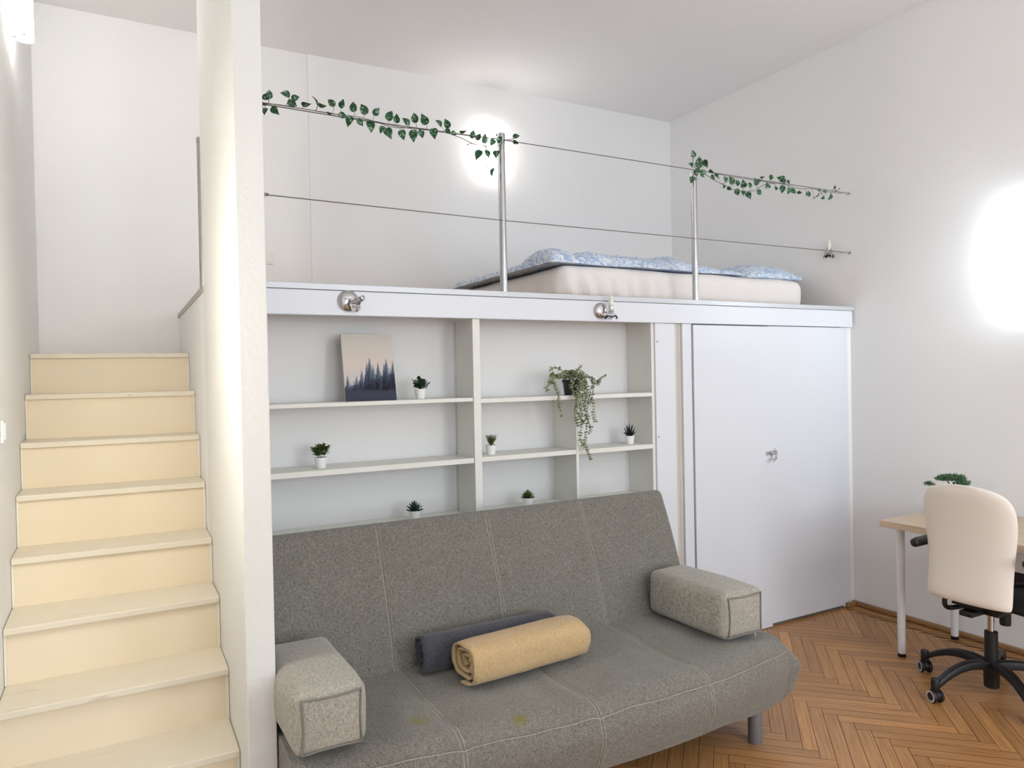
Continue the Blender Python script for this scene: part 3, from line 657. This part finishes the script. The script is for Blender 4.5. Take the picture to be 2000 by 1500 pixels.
def small_plant(kind, px, py, z, label, rnd):
    y = 3.185; c = at(px, py, y); c = Vector((c.x, y, z+.0006)); t = thing('potted_plant', label, 'plant', c, 'small artificial plants in white pots')
    pot(t, c, .020, .0275, .046); top = c+Vector((0,0,.042)); fb, sb = MB(), MB(); m = None
    if kind == 'box':
        m = M_box
        for i in range(44):
            a = rnd.uniform(0, 2*PI); el = rnd.uniform(.25, 1.5); d = Vector((math.cos(a)*math.cos(el), math.sin(a)*math.cos(el), math.sin(el))); ln = rnd.uniform(.030, .050)
            e_ = top+d*ln+Vector((0,0,.008)); sb.tube([top, top+d*ln*.5+Vector((0,0,.01)), e_], .0008, 4)
            for k_ in range(6):
                q = top+(e_-top)*(.45+.11*k_); dd = Vector((rnd.uniform(-1,1), rnd.uniform(-1,1), rnd.uniform(-.2,1))); leaf(fb, q, dd, .014, .010, (0,0,1))
    elif kind == 'broad':
        m = M_olive
        for (sx, sy, h, tx) in ((-.014,.003,.036,-.8),(-.004,-.003,.046,-.15),(.012,.0,.040,.75),(.006,.01,.048,.25),(-.008,.008,.034,-.4)):
            p0 = top+Vector((sx*.6,sy,0)); p1 = p0+Vector((tx*h*.7, 0, h)); sb.tube([p0,(p0+p1)/2,p1], .0013, 5)
            for lev in range(4):
                for k_ in range(4):
                    a = k_*PI/2+lev*.8; q = p0+(p1-p0)*(.35+.2*lev); d = Vector((math.cos(a), math.sin(a), .55+.25*lev)); leaf(fb, q, d, .026, .012, (0,0,1), .15)
            leaf(fb, p1, (tx,0,1), .02, .008, (0,-1,0))
    elif kind == 'thin':
        m = M_lime
        for i in range(26):
            a = rnd.uniform(0, 2*PI); tl = rnd.uniform(.1,.5); p1 = top+Vector((math.cos(a)*tl*.06, math.sin(a)*tl*.06, rnd.uniform(.035,.056))); sb.tube([top,(top+p1)/2,p1], .0007, 4)
            for lev in range(7):
                q = top+(p1-top)*(.2+.12*lev)
                for s_ in (0, PI): leaf(fb, q, (math.cos(a+s_+lev), math.sin(a+s_+lev), .5), .012, .0055, (0,0,1), .2)
    elif kind == 'aloe':
        m = M_aloe
        for ring, (n_, el, ln) in enumerate(((8,.40,.040),(8,.85,.052),(5,1.2,.060),(1,1.57,.066))):
            for k_ in range(n_):
                a = k_*2*PI/n_+ring*.5; d = Vector((math.cos(a)*math.cos(el), math.sin(a)*math.cos(el), math.sin(el)))
                fb.tube([top-Vector((0,0,.004)), top+d*ln*.35+Vector((0,0,.002)), top+d*ln*.75+Vector((0,0,.006)), top+d*ln+Vector((0,0,.012))], [.0055,.006,.0035,.0003], 6, flat=.6)
    else:
        m = M_teal if kind == 'teal' else M_olive
        for ring, (n_, el, ln, wd_) in enumerate(((10,.10,.036,.013),(9,.42,.036,.014),(8,.75,.032,.013),(6,1.05,.030,.012),(4,1.35,.028,.010))):
            for k_ in range(n_):
                a = k_*2*PI/n_+ring*.37; d = Vector((math.cos(a)*math.cos(el), math.sin(a)*math.cos(el), math.sin(el))); base = top+Vector((0,0,.002+.0035*ring))
                leaf(fb, base, d, ln+.006*(kind=='teal'), wd_, (0,0,1), -.10)
                leaf(fb, base-Vector((0,0,.0012)), d, ln, wd_, (0,0,1), -.08)
    if sb.v: obj('stem', sb, M_vine, t)
    obj('foliage', fb, m, t, smooth=(kind in ('aloe',)))
small_plant('box', 821, 779, 1.449, 'tiny dark green bushy plant in white pot beside the canvas print', random.Random(1))
small_plant('broad', 627, 914, 1.163, 'tiny olive green pointed-leaf plant in white pot on the left middle shelf', random.Random(2))
small_plant('thin', 959, 890, 1.164, 'tiny yellow-green feathery plant in white pot on the centre middle shelf', random.Random(3))
small_plant('aloe', 1230, 866, 1.162, 'tiny black-green spiky aloe in white pot on the right middle shelf', random.Random(4))
small_plant('teal', 810, 1010, .885, 'tiny blue-green rosette succulent in white pot above the sofa back, left', random.Random(5))
small_plant('rosette', 1031, 985, .885, 'tiny olive rosette succulent in white pot above the sofa back, centre', random.Random(6))

def trailing():
    rnd = random.Random(11); P0 = Vector((2.093, 3.165, 1.4436)); t = thing('trailing_plant', 'trailing sage-leaved plant in a black pot spilling over the shelf edge', 'plant', P0)
    b = MB(); c = P0; b.lathe([(.0005,0),(.032,0),(.040,.066),(.044,.066),(.0445,.080),(.041,.080),(.040,.07)], c, seg=28, caps=False); obj('pot', b, M_black, t, auto=40)
    b = MB(); b.lathe([(.0005,.072),(.0398,.07)], c, seg=20, caps=False); obj('soil', b, M_soil, t)
    O, sc = (1060,700), 7.143
    raw = [[(270,260),(120,225),(100,330),(50,410),(60,445)],[(300,260),(150,270),(190,420),(225,520),(230,640),(270,790)],[(400,250),(540,170),(570,250),(600,400),(620,520)],
     [(480,260),(550,350),(500,450),(470,620),(450,780),(500,930)],[(500,240),(600,300),(640,450),(700,600),(710,760),(730,890)],[(500,260),(560,420),(560,600),(620,750),(640,880),(670,960),(650,1040)],
     [(480,300),(520,560),(550,800),(540,950),(520,1100),(560,1200),(620,1280),(670,1400)],[(500,220),(650,270),(730,360),(800,290),(870,240)],[(350,230),(200,130),(110,145)],[(400,250),(420,330),(390,390),(440,470),(430,520)],
     [(420,220),(500,140),(545,110)],[(560,300),(600,560),(590,720),(620,900),(600,1060),(590,1200)],[(520,240),(690,280),(700,420),(690,540),(640,640)],[(430,240),(600,230),(720,300),(790,340)],
     [(460,260),(480,500),(470,700),(530,840),(580,900)],[(300,250),(230,230),(140,240),(110,300),(150,360)],[(470,280),(520,420),(480,560),(520,700),(500,860)],[(520,300),(600,340),(580,480),(640,560),(620,700)]]
    fb, sb = MB(), MB()
    for st_ in raw:
        pts = []
        for i, (x, y) in enumerate(st_):
            if i == 0: yy = 3.15
            elif y > 420: yy = 3.065+rnd.uniform(-.015, .008)
            elif x > 480 or x < 230: yy = 3.12+rnd.uniform(-.02, .0) if y < 330 else 3.075
            else: yy = 3.10
            pts.append(at(O[0]+x/sc, O[1]+y/sc, yy))
        sp = spline(pts, 8); sb.tube(sp, .0008, 4)
        acc = 0
        for i in range(1, len(sp)):
            acc += (sp[i]-sp[i-1]).length
            if acc > .0085:
                acc = 0; tdir = (sp[i]-sp[i-1]).normalized(); a = rnd.uniform(0, 2*PI)
                for s_ in (0, PI):
                    o1 = tdir.orthogonal().normalized(); o2 = tdir.cross(o1); d = o1*math.cos(a+s_)+o2*math.sin(a+s_)+tdir*.4
                    leaf(fb, sp[i], d, rnd.uniform(.010,.016), rnd.uniform(.009,.013), (rnd.uniform(-.5,.5), -1, .6), .1)
    for i in range(230):                                    # crown
        a = rnd.uniform(0, 2*PI); r = rnd.uniform(0, .085)*(1 if rnd.random() < .7 else 1.15); h = .085+.045*(1-(r/.1)**2)*rnd.random()
        p = P0+Vector((r*math.cos(a), r*math.sin(a)*.55, h)); leaf(fb, p, (rnd.uniform(-1,1), rnd.uniform(-1,1), rnd.uniform(-.2,.8)), rnd.uniform(.011,.017), rnd.uniform(.009,.013), (0,-.6,1), .1)
        if i % 6 == 0: sb.tube([P0+Vector((0,0,.07)), p], .0007, 4)
    obj('stem', sb, M_vine, t); obj('foliage', fb, M_euca, t)
trailing()

# ------------------------------------------------------------------ sofa bed
sofa = thing('sofa_bed', 'grey fabric click-clack sofa bed in front of the white shelves', 'sofa', SOFA_LOC)
SX0, SX1 = .447, 2.452; SEAMS = (.945, 1.435, 1.935)
def gro(x): return sum(math.exp(-((x-s_)/.012)**2) for s_ in SEAMS)
def front_y(x): return 2.015+.085*((x-1.72)/.95)**2 if x < 1.72 else 2.015+.10*((x-1.72)/.74)**2
def top_z(x, y):
    z = .428-.012*math.exp(-((y-2.35)/.22)**2) + .010*nz(x*3.2, y*5, 2) + .007*nz(x*9, y*7, 5) - .007*gro(x)
    z += .004*math.sin(y*60+x*25)*math.exp(-((x-.8)/.18)**2)*math.exp(-((y-2.4)/.2)**2)
    return z
def seat_ring(x, k_=1, n=56):
    zb = .158-.030*smooth01((x-2.0)/.4)
    fy = front_y(x); r = []
    P = []
    yb = 2.755
    for i in range(15): y = yb-(yb-fy-.07)*i/14; P.append((y, top_z(x, y)))
    z1 = top_z(x, fy+.07)
    P += [(fy+.045, z1-.006), (fy+.018, z1-.021), (fy+.003, z1-.038), (fy-.002, z1-.043), (fy-.008, z1-.06), (fy-.018, z1-.095), (fy-.016, z1-.13), (fy-.002, z1-.17), (fy+.016, zb+.050), (fy+.040, zb+.018), (fy+.078, zb)]
    for i in range(1, 9): P.append((fy+.078+(yb-fy-.093)*i/8, zb))
    P.append((yb, .20)); P.append((yb, .38))
    cy, cz = (fy+yb)/2, .27
    return [Vector((x, cy+(y-cy)*(.93+.07*k_), cz+(z-cz)*k_)) for y, z in P]
def build_seat():
    mb = MB(); xs = [SX0+.0+(SX1-SX0)*i/130 for i in range(131)]; rings = []
    for i, x in enumerate(xs): rings.append(seat_ring(x))
    # soft rounded ends; the right end bulges outward low down
    endR = []
    for k_, dx in [(max(.02, math.cos(q*PI/24))**.42, .072*math.sin(q*PI/24)) for q in range(1, 13)]: 
        r = seat_ring(SX1, k_); endR.append([Vector((SX1+dx*(1.15-.9*smooth01((v.z-.30)/.12)), v.y, v.z)) for v in r])
    endL = []
    for k_, dx in ((.995,.004),(.975,.008),(.93,.012),(.84,.015),(.6,.017),(.2,.018)):
        r = seat_ring(SX0, k_); endL.append([Vector((SX0-dx*.2, v.y, v.z)) for v in r])
    mb.rings(endL[::-1]+rings+endR); return mb
seat = obj('seat', build_seat(), M_seat, sofa, smooth=True)
def stitch(mb, x, off, lift=.0012):
    pts = []
    for v in seat_ring(x+off)[:26]:
        pts.append(v)
    out = []
    for i, v in enumerate(pts):
        a = pts[max(0, i-1)]; c = pts[min(len(pts)-1, i+1)]; t_ = (c-a).normalized(); n_ = Vector((0, t_.z, -t_.y));
        if n_.z < 0 and i < 12: n_ = -n_
        if i >= 12 and n_.y > 0: n_ = -n_
        out.append(v+n_*lift)
    mb.tube(out, .0011, 5)
for x in SEAMS:
    for off in (-.006, .007): b = MB(); stitch(b, x, off); obj('stitching', b, M_stitch, seat)
for dz in (0, 1):
    b = MB(); pts = []
    for i in range(101):
        x = SX0+.01+(SX1-SX0-.02)*i/100; r = seat_ring(x); v = r[18] if dz == 0 else r[17]; pts.append(v+Vector((0,-.001,.0006)))
    b.tube(pts, .0011, 5)
    obj('stitching', b, M_stitch if dz == 0 else M_pipe, seat)
def back_pt(x, s_, d):
    """s_ up the back, d depth from front face"""
    o = Vector((x, 2.655, .405)); up = Vector((0, .20, .545)).normalized(); n_ = Vector((0, -.545, .20)).normalized()
    return o+up*s_-n_*d
def back_ring(x, k_=1):
    H_ = .595; P = []; T = .115
    bul = lambda s_: .012*math.sin(PI*min(1, max(0, s_/H_)))-.006*gro_b(x)*smooth01(s_/.05)+.003*nz(x*5, s_*6, 8)
    for i in range(20): s_ = (H_-.03)*i/19; P.append((s_, -bul(s_)))
    P += [(H_-.014, .004), (H_-.003, .016), (H_+.002, .034), (H_+.001, .06), (H_-.006, .088), (H_-.025, .108)]
    for i in range(8): P.append(((H_-.05)*(1-i/7), T))
    P.append((-.02, .06))
    cs, cd = H_/2, .055
    return [back_pt(x, cs+(s_-cs)*(.96+.04*k_), cd+(d-cd)*k_) for s_, d in P]
BS = (.935, 1.430, 1.930)
def gro_b(x): return sum(math.exp(-((x-s_)/.010)**2) for s_ in BS)
mb = MB(); rings = []
BX0, BX1 = .449, 2.428
for k_, dx in ((.3,.0),(.7,.002),(.9,.006),(.98,.012)): rings.append(back_ring(BX0+dx, k_))
for i in range(121): rings.append(back_ring(BX0+.02+(BX1-BX0-.04)*i/120))
for k_, dx in ((.98,.012),(.9,.004),(.7,-.002),(.3,-.004)): rings.append(back_ring(BX1-dx, k_))
mb.rings(rings); bk = obj('backrest', mb, M_sofa, sofa, smooth=True)
for x in BS:
    for off in (-.005, .007):
        b = MB(); pts = []
        for v in back_ring(x+off)[:25]: pts.append(v+Vector((0, -.0014, .0006)))
        b.tube(pts, .0009, 5)
        obj('stitching', b, M_stitch, bk)
b = MB(); b.box(.52, 2.25, 2.20, 2.70, .125, .175); obj('frame', b, M_black, sofa)
for x, y in ((2.326,2.172),(.60,2.172),(2.326,2.66),(.60,2.66)):
    b = MB(); b.lathe([(.027,0),(.0285,.004),(.0285,.165)], (x, y, 0), seg=24); obj('leg', b, M_greyleg, sofa, auto=40)

def bolster(x0, x1, y0, y1, z0, z1, label, tw=0):
    t = thing('bolster_cushion', label, 'cushion', ((x0+x1)/2, (y0+y1)/2, z0), 'box bolsters on the sofa ends')
    cx, cy = (x0+x1)/2, (y0+y1)/2
    def fn(P):
        u, v, w_ = (P.x-cx)/((x1-x0)/2), (P.y-cy)/((y1-y0)/2), (P.z-(z0+z1)/2)/((z1-z0)/2)
        q = Vector(P); bu = .010
        q.x += (1 if u > 0 else -1)*bu*abs(u)**3*(1-v*v)*(1-w_*w_)*1.2; q.z += bu*.9*max(0, w_)**3*(1-u*u)*(1-v*v); q.y += (1 if v > 0 else -1)*bu*abs(v)**3*(1-u*u)*(1-w_*w_)
        q += Vector((.0035*nz(P.x*11, P.y*9, P.z*11+3), 0, .004*nz(P.x*9+5, P.y*8, P.z*9)*(1 if w_ > -.9 else 0)))
        a = q.y-cy; q.x += tw*a; return q
    o = obj('cushion_body', soft_box(x0, x1, y0, y1, z0, z1, 9.5, 30, 60, 26, fn), M_arm, t, smooth=True)
    for ye, sg in ((y0, -1), (y1, 1)):                       # piped seam framing each end panel
        ins = .020; pts = []; a0, a1, c0, c1 = x0+ins, x1-ins, z0+ins*.7, z1-ins
        seq = [(a0,c0),(a1,c0),(a1,c1),(a0,c1)]
        for k_ in range(4):
            p, q = seq[k_], seq[(k_+1) % 4]
            for i in range(10):
                u = i/10; x = p[0]+(q[0]-p[0])*u; z = p[1]+(q[1]-p[1])*u; inward = .006*math.sin(PI*u)
                x += (cx-x)/abs(x1-x0)*inward*2; z += ((z0+z1)/2-z)/abs(z1-z0)*inward*2
                uu, ww = (x-cx)/((x1-x0)/2), (z-(z0+z1)/2)/((z1-z0)/2)
                yv = ye+sg*(.010*(1-uu*uu)*(1-ww*ww))+sg*.001; pts.append(Vector((x+.001*nz(i, k_*3.1)+tw*(yv-cy), yv, z)))
        b = MB(); b.tube(pts, .0034, 7, closed=True); obj('piping', b, M_pipe, t, smooth=True)
    return t
bR = bolster(2.176, 2.402, 2.190, 2.662, .436, .636, 'grey box bolster on the right end of the sofa, near the wardrobe', -.03)
b = MB(); b.tube([(2.345,2.188,.452),(2.345,2.180,.447),(2.344,2.178,.434)], .0025, 6); obj('zip_pull', b, M_zip, bR)
bL = bolster(.4445, .664, 2.150, 2.625, .440, .634, 'grey box bolster on the left end of the sofa, against the partition')

# ------------------------------------------------------------------ rolled blankets
def roll(name, c, ang, L_, ry, rz, turns, m, label, seed, tilt=0):
    c = Vector(c); t = thing(name, label, 'blanket', c); rnd = random.Random(seed)
    mb = MB(); nth = int(turns*30); nl = 26; ca, sa = math.cos(ang), math.sin(ang); rows = []
    for i in range(nth+1):
        th = -PI*.5+2*PI*turns*i/nth; f = .16+.84*(i/nth)**.85
        row = []
        for j in range(nl+1):
            s_ = -L_/2+L_*j/nl; endf = abs(2*j/nl-1)
            wob = 1+.035*nz(math.cos(th)*1.4+seed, math.sin(th)*1.4, s_*7)+.02*nz(th*2, s_*20, seed)
            cs, sn = math.cos(th), math.sin(th); pw_ = .66
            yy = ry*f*wob*math.copysign(abs(cs)**pw_, cs); z_ = rz*f*wob*math.copysign(abs(sn)**pw_, sn)
            pinch = 1-.06*endf**6
            z_ = max(z_*pinch, -rz)
            ss = s_+.012*nz(th*1.3, seed, j*.02)*(endf**3)*(1 if s_ > 0 else -1)-(1-f)*.03*endf**8*(1 if s_ > 0 else -1)
            row.append(Vector((c.x+ca*ss-sa*yy, c.y+sa*ss+ca*yy, c.z+rz+z_+tilt*s_)))
        rows.append(row)
    mb.rings(rows, close=False, caps=False)
    obj('rolled_cloth', mb, m, t, smooth=True, solid=.008)
roll('rolled_blanket', (1.362, 2.434, .4335), .085, .53, .094, .074, 3.0, M_tan, 'tan fleece blanket, loosely rolled, on the sofa seat', 3)
roll('rolled_blanket', (1.30, 2.590, .4315), .0, .60, .052, .070, 3.0, M_dark, 'charcoal grey blanket roll behind the tan one on the sofa', 9)

# ------------------------------------------------------------------ desk
dk = thing('desk', 'light oak topped desk with round white legs along the right wall', 'desk', (3.92, 1.7, 0))
b = MB(); b.prism([(3.565,.95),(4.243,.95),(4.243,2.462),(3.588,2.462)], .705, .74); obj('desk_top', b, M_desk, dk, bevel=.0015)
for x, y in ((3.695,2.415),(4.185,2.415),(3.685,1.01),(4.185,1.01)):
    b = MB(); b.lathe([(.019,.018),(.0215,.690),(.034,.692),(.034,.7045)], (x, y, 0), seg=24); lg = obj('leg', b, M_leg, dk, auto=40)
    b = MB(); b.lathe([(.019,0),(.0205,.002),(.0205,.0178)], (x, y, 0), seg=24); obj('foot_cap', b, M_black, lg, auto=40)

# ------------------------------------------------------------------ bonsai on the desk
bo = thing('bonsai', 'small green artificial bonsai on the desk behind the chair back', 'plant', (4.0, 2.31, .7405))
b = MB(); b.lathe([(.0005,0),(.05,0),(.062,.045),(.066,.045),(.066,.052),(.06,.052),(.058,.045),(.0005,.045)], (4.0,2.31,.7405), seg=28, caps=False); obj('pot', b, M_pot, bo, auto=40)
b = MB()
trunk = spline([(4.0,2.31,.785),(3.995,2.325,.83),(4.005,2.30,.87),(4.0,2.305,.925)], 6); b.tube(trunk, [.009-.0002*i for i in range(len(trunk))], 8)
b.tube(spline([(3.997,2.32,.84),(4.0,2.37,.88),(4.0,2.41,.90),(4.0,2.435,.90)], 5), .0035, 6); b.tube(spline([(4.0,2.305,.87),(4.0,2.27,.905),(4.0,2.25,.92)], 5), .0035, 6); b.tube([(4.0,2.305,.88),(4.0,2.34,.93)], .003, 6)
obj('trunk', b, M_trunk, bo, smooth=True)
b = MB(); rnd = random.Random(3)
for (cy, cz, ry, rz_, n_) in ((2.335,.940,.046,.024,520),(2.285,.944,.046,.024,500),(2.255,.922,.034,.022,360),(2.372,.932,.030,.018,240),(2.442,.896,.024,.014,160)):
    for i in range(n_):
        a = rnd.uniform(0, 2*PI); r = math.sqrt(rnd.random()); p = Vector((4.0+.8*ry*r*math.cos(a), cy+ry*r*math.sin(a), cz+rz_*rnd.uniform(-.6,1)*math.sqrt(max(0, 1-r*r*.8))))
        leaf(b, p, (rnd.uniform(-1,1), rnd.uniform(-1,1), rnd.uniform(-.1,1.2)), .013, .0048, (0,0,1), .05)
obj('foliage', b, M_bons, bo)

# ------------------------------------------------------------------ office chair (faces the desk)
HX, HY = 3.612, 1.915
ch = thing('office_chair', 'black five-star swivel chair with cream covered back at the desk', 'chair', (HX, HY, 0))
b = MB(); b.lathe([(.026,.035),(.032,.04),(.034,.11),(.046,.125),(.046,.150),(.034,.158)], (HX,HY,0), seg=28); obj('hub', b, M_black, ch, auto=40)
b = MB(); b.lathe([(.028,.155),(.028,.30),(.024,.302)], (HX,HY,0), seg=24); obj('column_sleeve', b, M_black, ch, auto=40)
b = MB(); b.lathe([(.014,.30),(.014,.40)], (HX,HY,0), seg=20); obj('gas_lift', b, M_chrome, ch, auto=40)
for k_ in range(5):
    a = math.radians(92+72*k_); d = Vector((math.cos(a), math.sin(a), 0)); s_ = Vector((-d.y, d.x, 0)); R_ = .315
    prof = []
    for i in range(15):
        u = i/14; r = .02+(R_-.02)*u; z = .142-.002*u+.022*math.sin(PI*min(1,u*1.0))-.062*u**2.2; prof.append((r, z, .026-.008*u, .020-.006*u))
    rings = []
    for r, z, w_, h_ in prof:
        c = Vector((HX,HY,0))+d*r; rings.append([c+s_*(w_*sx)+Vector((0,0,z+h_*sz)) for sx, sz in ((-.9,-1),(.9,-1),(1,0),(.75,.85),(0,1.05),(-.75,.85),(-1,0))])
    b = MB(); b.rings(rings); arm = obj('base_arm', b, M_black, ch, auto=50)
    tip = Vector((HX,HY,0))+d*R_; b = MB(); b.lathe([(.017,.052),(.019,.056),(.019,.108),(.017,.112)], tip, seg=18); obj('stem_socket', b, M_black, arm, auto=40)
    ca_ = [200, 215, 190, 160, 240][k_]; ax = Vector((math.sin(math.radians(ca_+35)), -math.cos(math.radians(ca_+35)), 0)); bk_ = Vector((-ax.y, ax.x, 0))
    wc = tip+Vector((0,0,.0300)); cast = None
    b = MB(); b.lathe([(.024,-.010),(.026,-.008),(.026,.008),(.024,.010)], wc+Vector((0,0,.004)), ax, 20); b.cyl(tip+Vector((0,0,.03)), tip+Vector((0,0,.058)), .006, 10); cast = obj('caster', b, M_black, arm, auto=40)
    for sg in (-1, 1):
        b = MB(); c0 = wc+ax*(sg*.019); b.lathe([(.018,-.0075),(.027,-.0075),(.0295,-.005),(.0295,.004),(.027,.0075)], c0, ax*sg, 24, caps=False); b.lathe([(.0005,.0075),(.020,.0078)], c0, ax*sg, 24, 0, caps=False)
        b.lathe([(.0185,.0078),(.0245,.0080),(.0245,.0078),(.027,.0075)], c0, ax*sg, 24, 1, caps=False)
        obj('wheel', b, [M_black, mat('grey_wheel_ring', srgb(196,198,202), .5)], arm, auto=40)
b = MB(); b.box(HX-.09, HX+.12, HY-.08, HY+.08, .398, .425); b.box(HX-.21, HX-.05, HY-.03, HY+.03, .405, .43); b.prism([(HX-.13,HY-.11),(HX+.15,HY-.11),(HX+.15,HY+.11),(HX-.13,HY+.11)], .425, .438)
obj('mechanism', b, M_black, ch, bevel=.006)
b = MB(); b.lathe([(.022,.33),(.024,.34),(.024,.40)], (HX+.055,HY-.035,0), seg=18); obj('tension_knob', b, M_black, ch, auto=40)
def seat_fn(P):
    q = Vector(P); u = (P.x-HX-.05)/.24; v = (P.y-HY)/.24; q.z += .012*max(0, 1-u*u)*(1 if P.z > .48 else 0)-.01*v*v; return q
obj('seat', soft_box(HX-.10, HX+.31, HY-.225, HY+.195, .4385, .53, 6, 24, 24, 8, seat_fn), M_blackfab, ch, smooth=True)
b = MB(); b.tube(spline([(3.445,2.03,.47),(3.44,2.03,.43),(3.475,2.03,.405),(3.53,1.99,.415),(3.56,1.96,.425)], 6), .011, 10); b.tube([(3.452,1.80,.50),(3.47,1.82,.43),(3.54,1.86,.42)], .011, 10); b.box(3.43,3.46,1.86,1.97,.44,.60)
obj('back_bracket', b, M_black, ch, auto=50)
def chair_back():
    # outline half-widths by height (y about HYc)
    HYc = 1.925; zs = [(.462,.178),(.466,.186),(.48,.190),(.52,.189),(.58,.188),(.64,.190),(.70,.194),(.76,.201),(.82,.207),(.88,.208),(.92,.203),(.955,.188),(.98,.162),(.997,.12),(1.006,.07),(1.009,.02)]
    rings = []
    for z, hw in zs:
        tz = smooth01((z-.462)/.02)*smooth01((1.012-z)/.05); T = .012+.016*tz; ring = []
        lean = 3.425-.035*((z-.70)/.3)**2+.01
        for k_ in range(28):
            a = 2*PI*k_/28; cx_, sy_ = math.cos(a), math.sin(a); yv = hw*math.copysign(abs(cx_)**.42, cx_); xv = T*math.copysign(abs(sy_)**.8, sy_)
            ring.append(Vector((lean+xv+.030*(yv/.2)**2, HYc+yv, z)))
        rings.append(ring)
    mb = MB(); mb.rings(rings); return mb
bkc = obj('backrest', chair_back(), M_cover, ch, smooth=True, sub=1)
for sg, hy in ((1, 2.165), (-1, 1.665)):
    b = MB(); b.tube([(3.415,hy,.695),(3.42,hy,.695),(3.45,hy,.697),(3.62,hy,.70),(3.66,hy,.70),(3.664,hy,.70)], [.012,.020,.0235,.0235,.018,.010], 14); ar = obj('armrest', b, M_black, ch, smooth=True)
    b = MB(); b.tube(spline([(3.60,hy,.685),(3.60,hy-.03*sg,.62),(3.60,hy-.10*sg,.56),(3.60,hy-sg*.17,.545)], 6), .012, 10); obj('arm_support', b, M_black, ch, smooth=True)
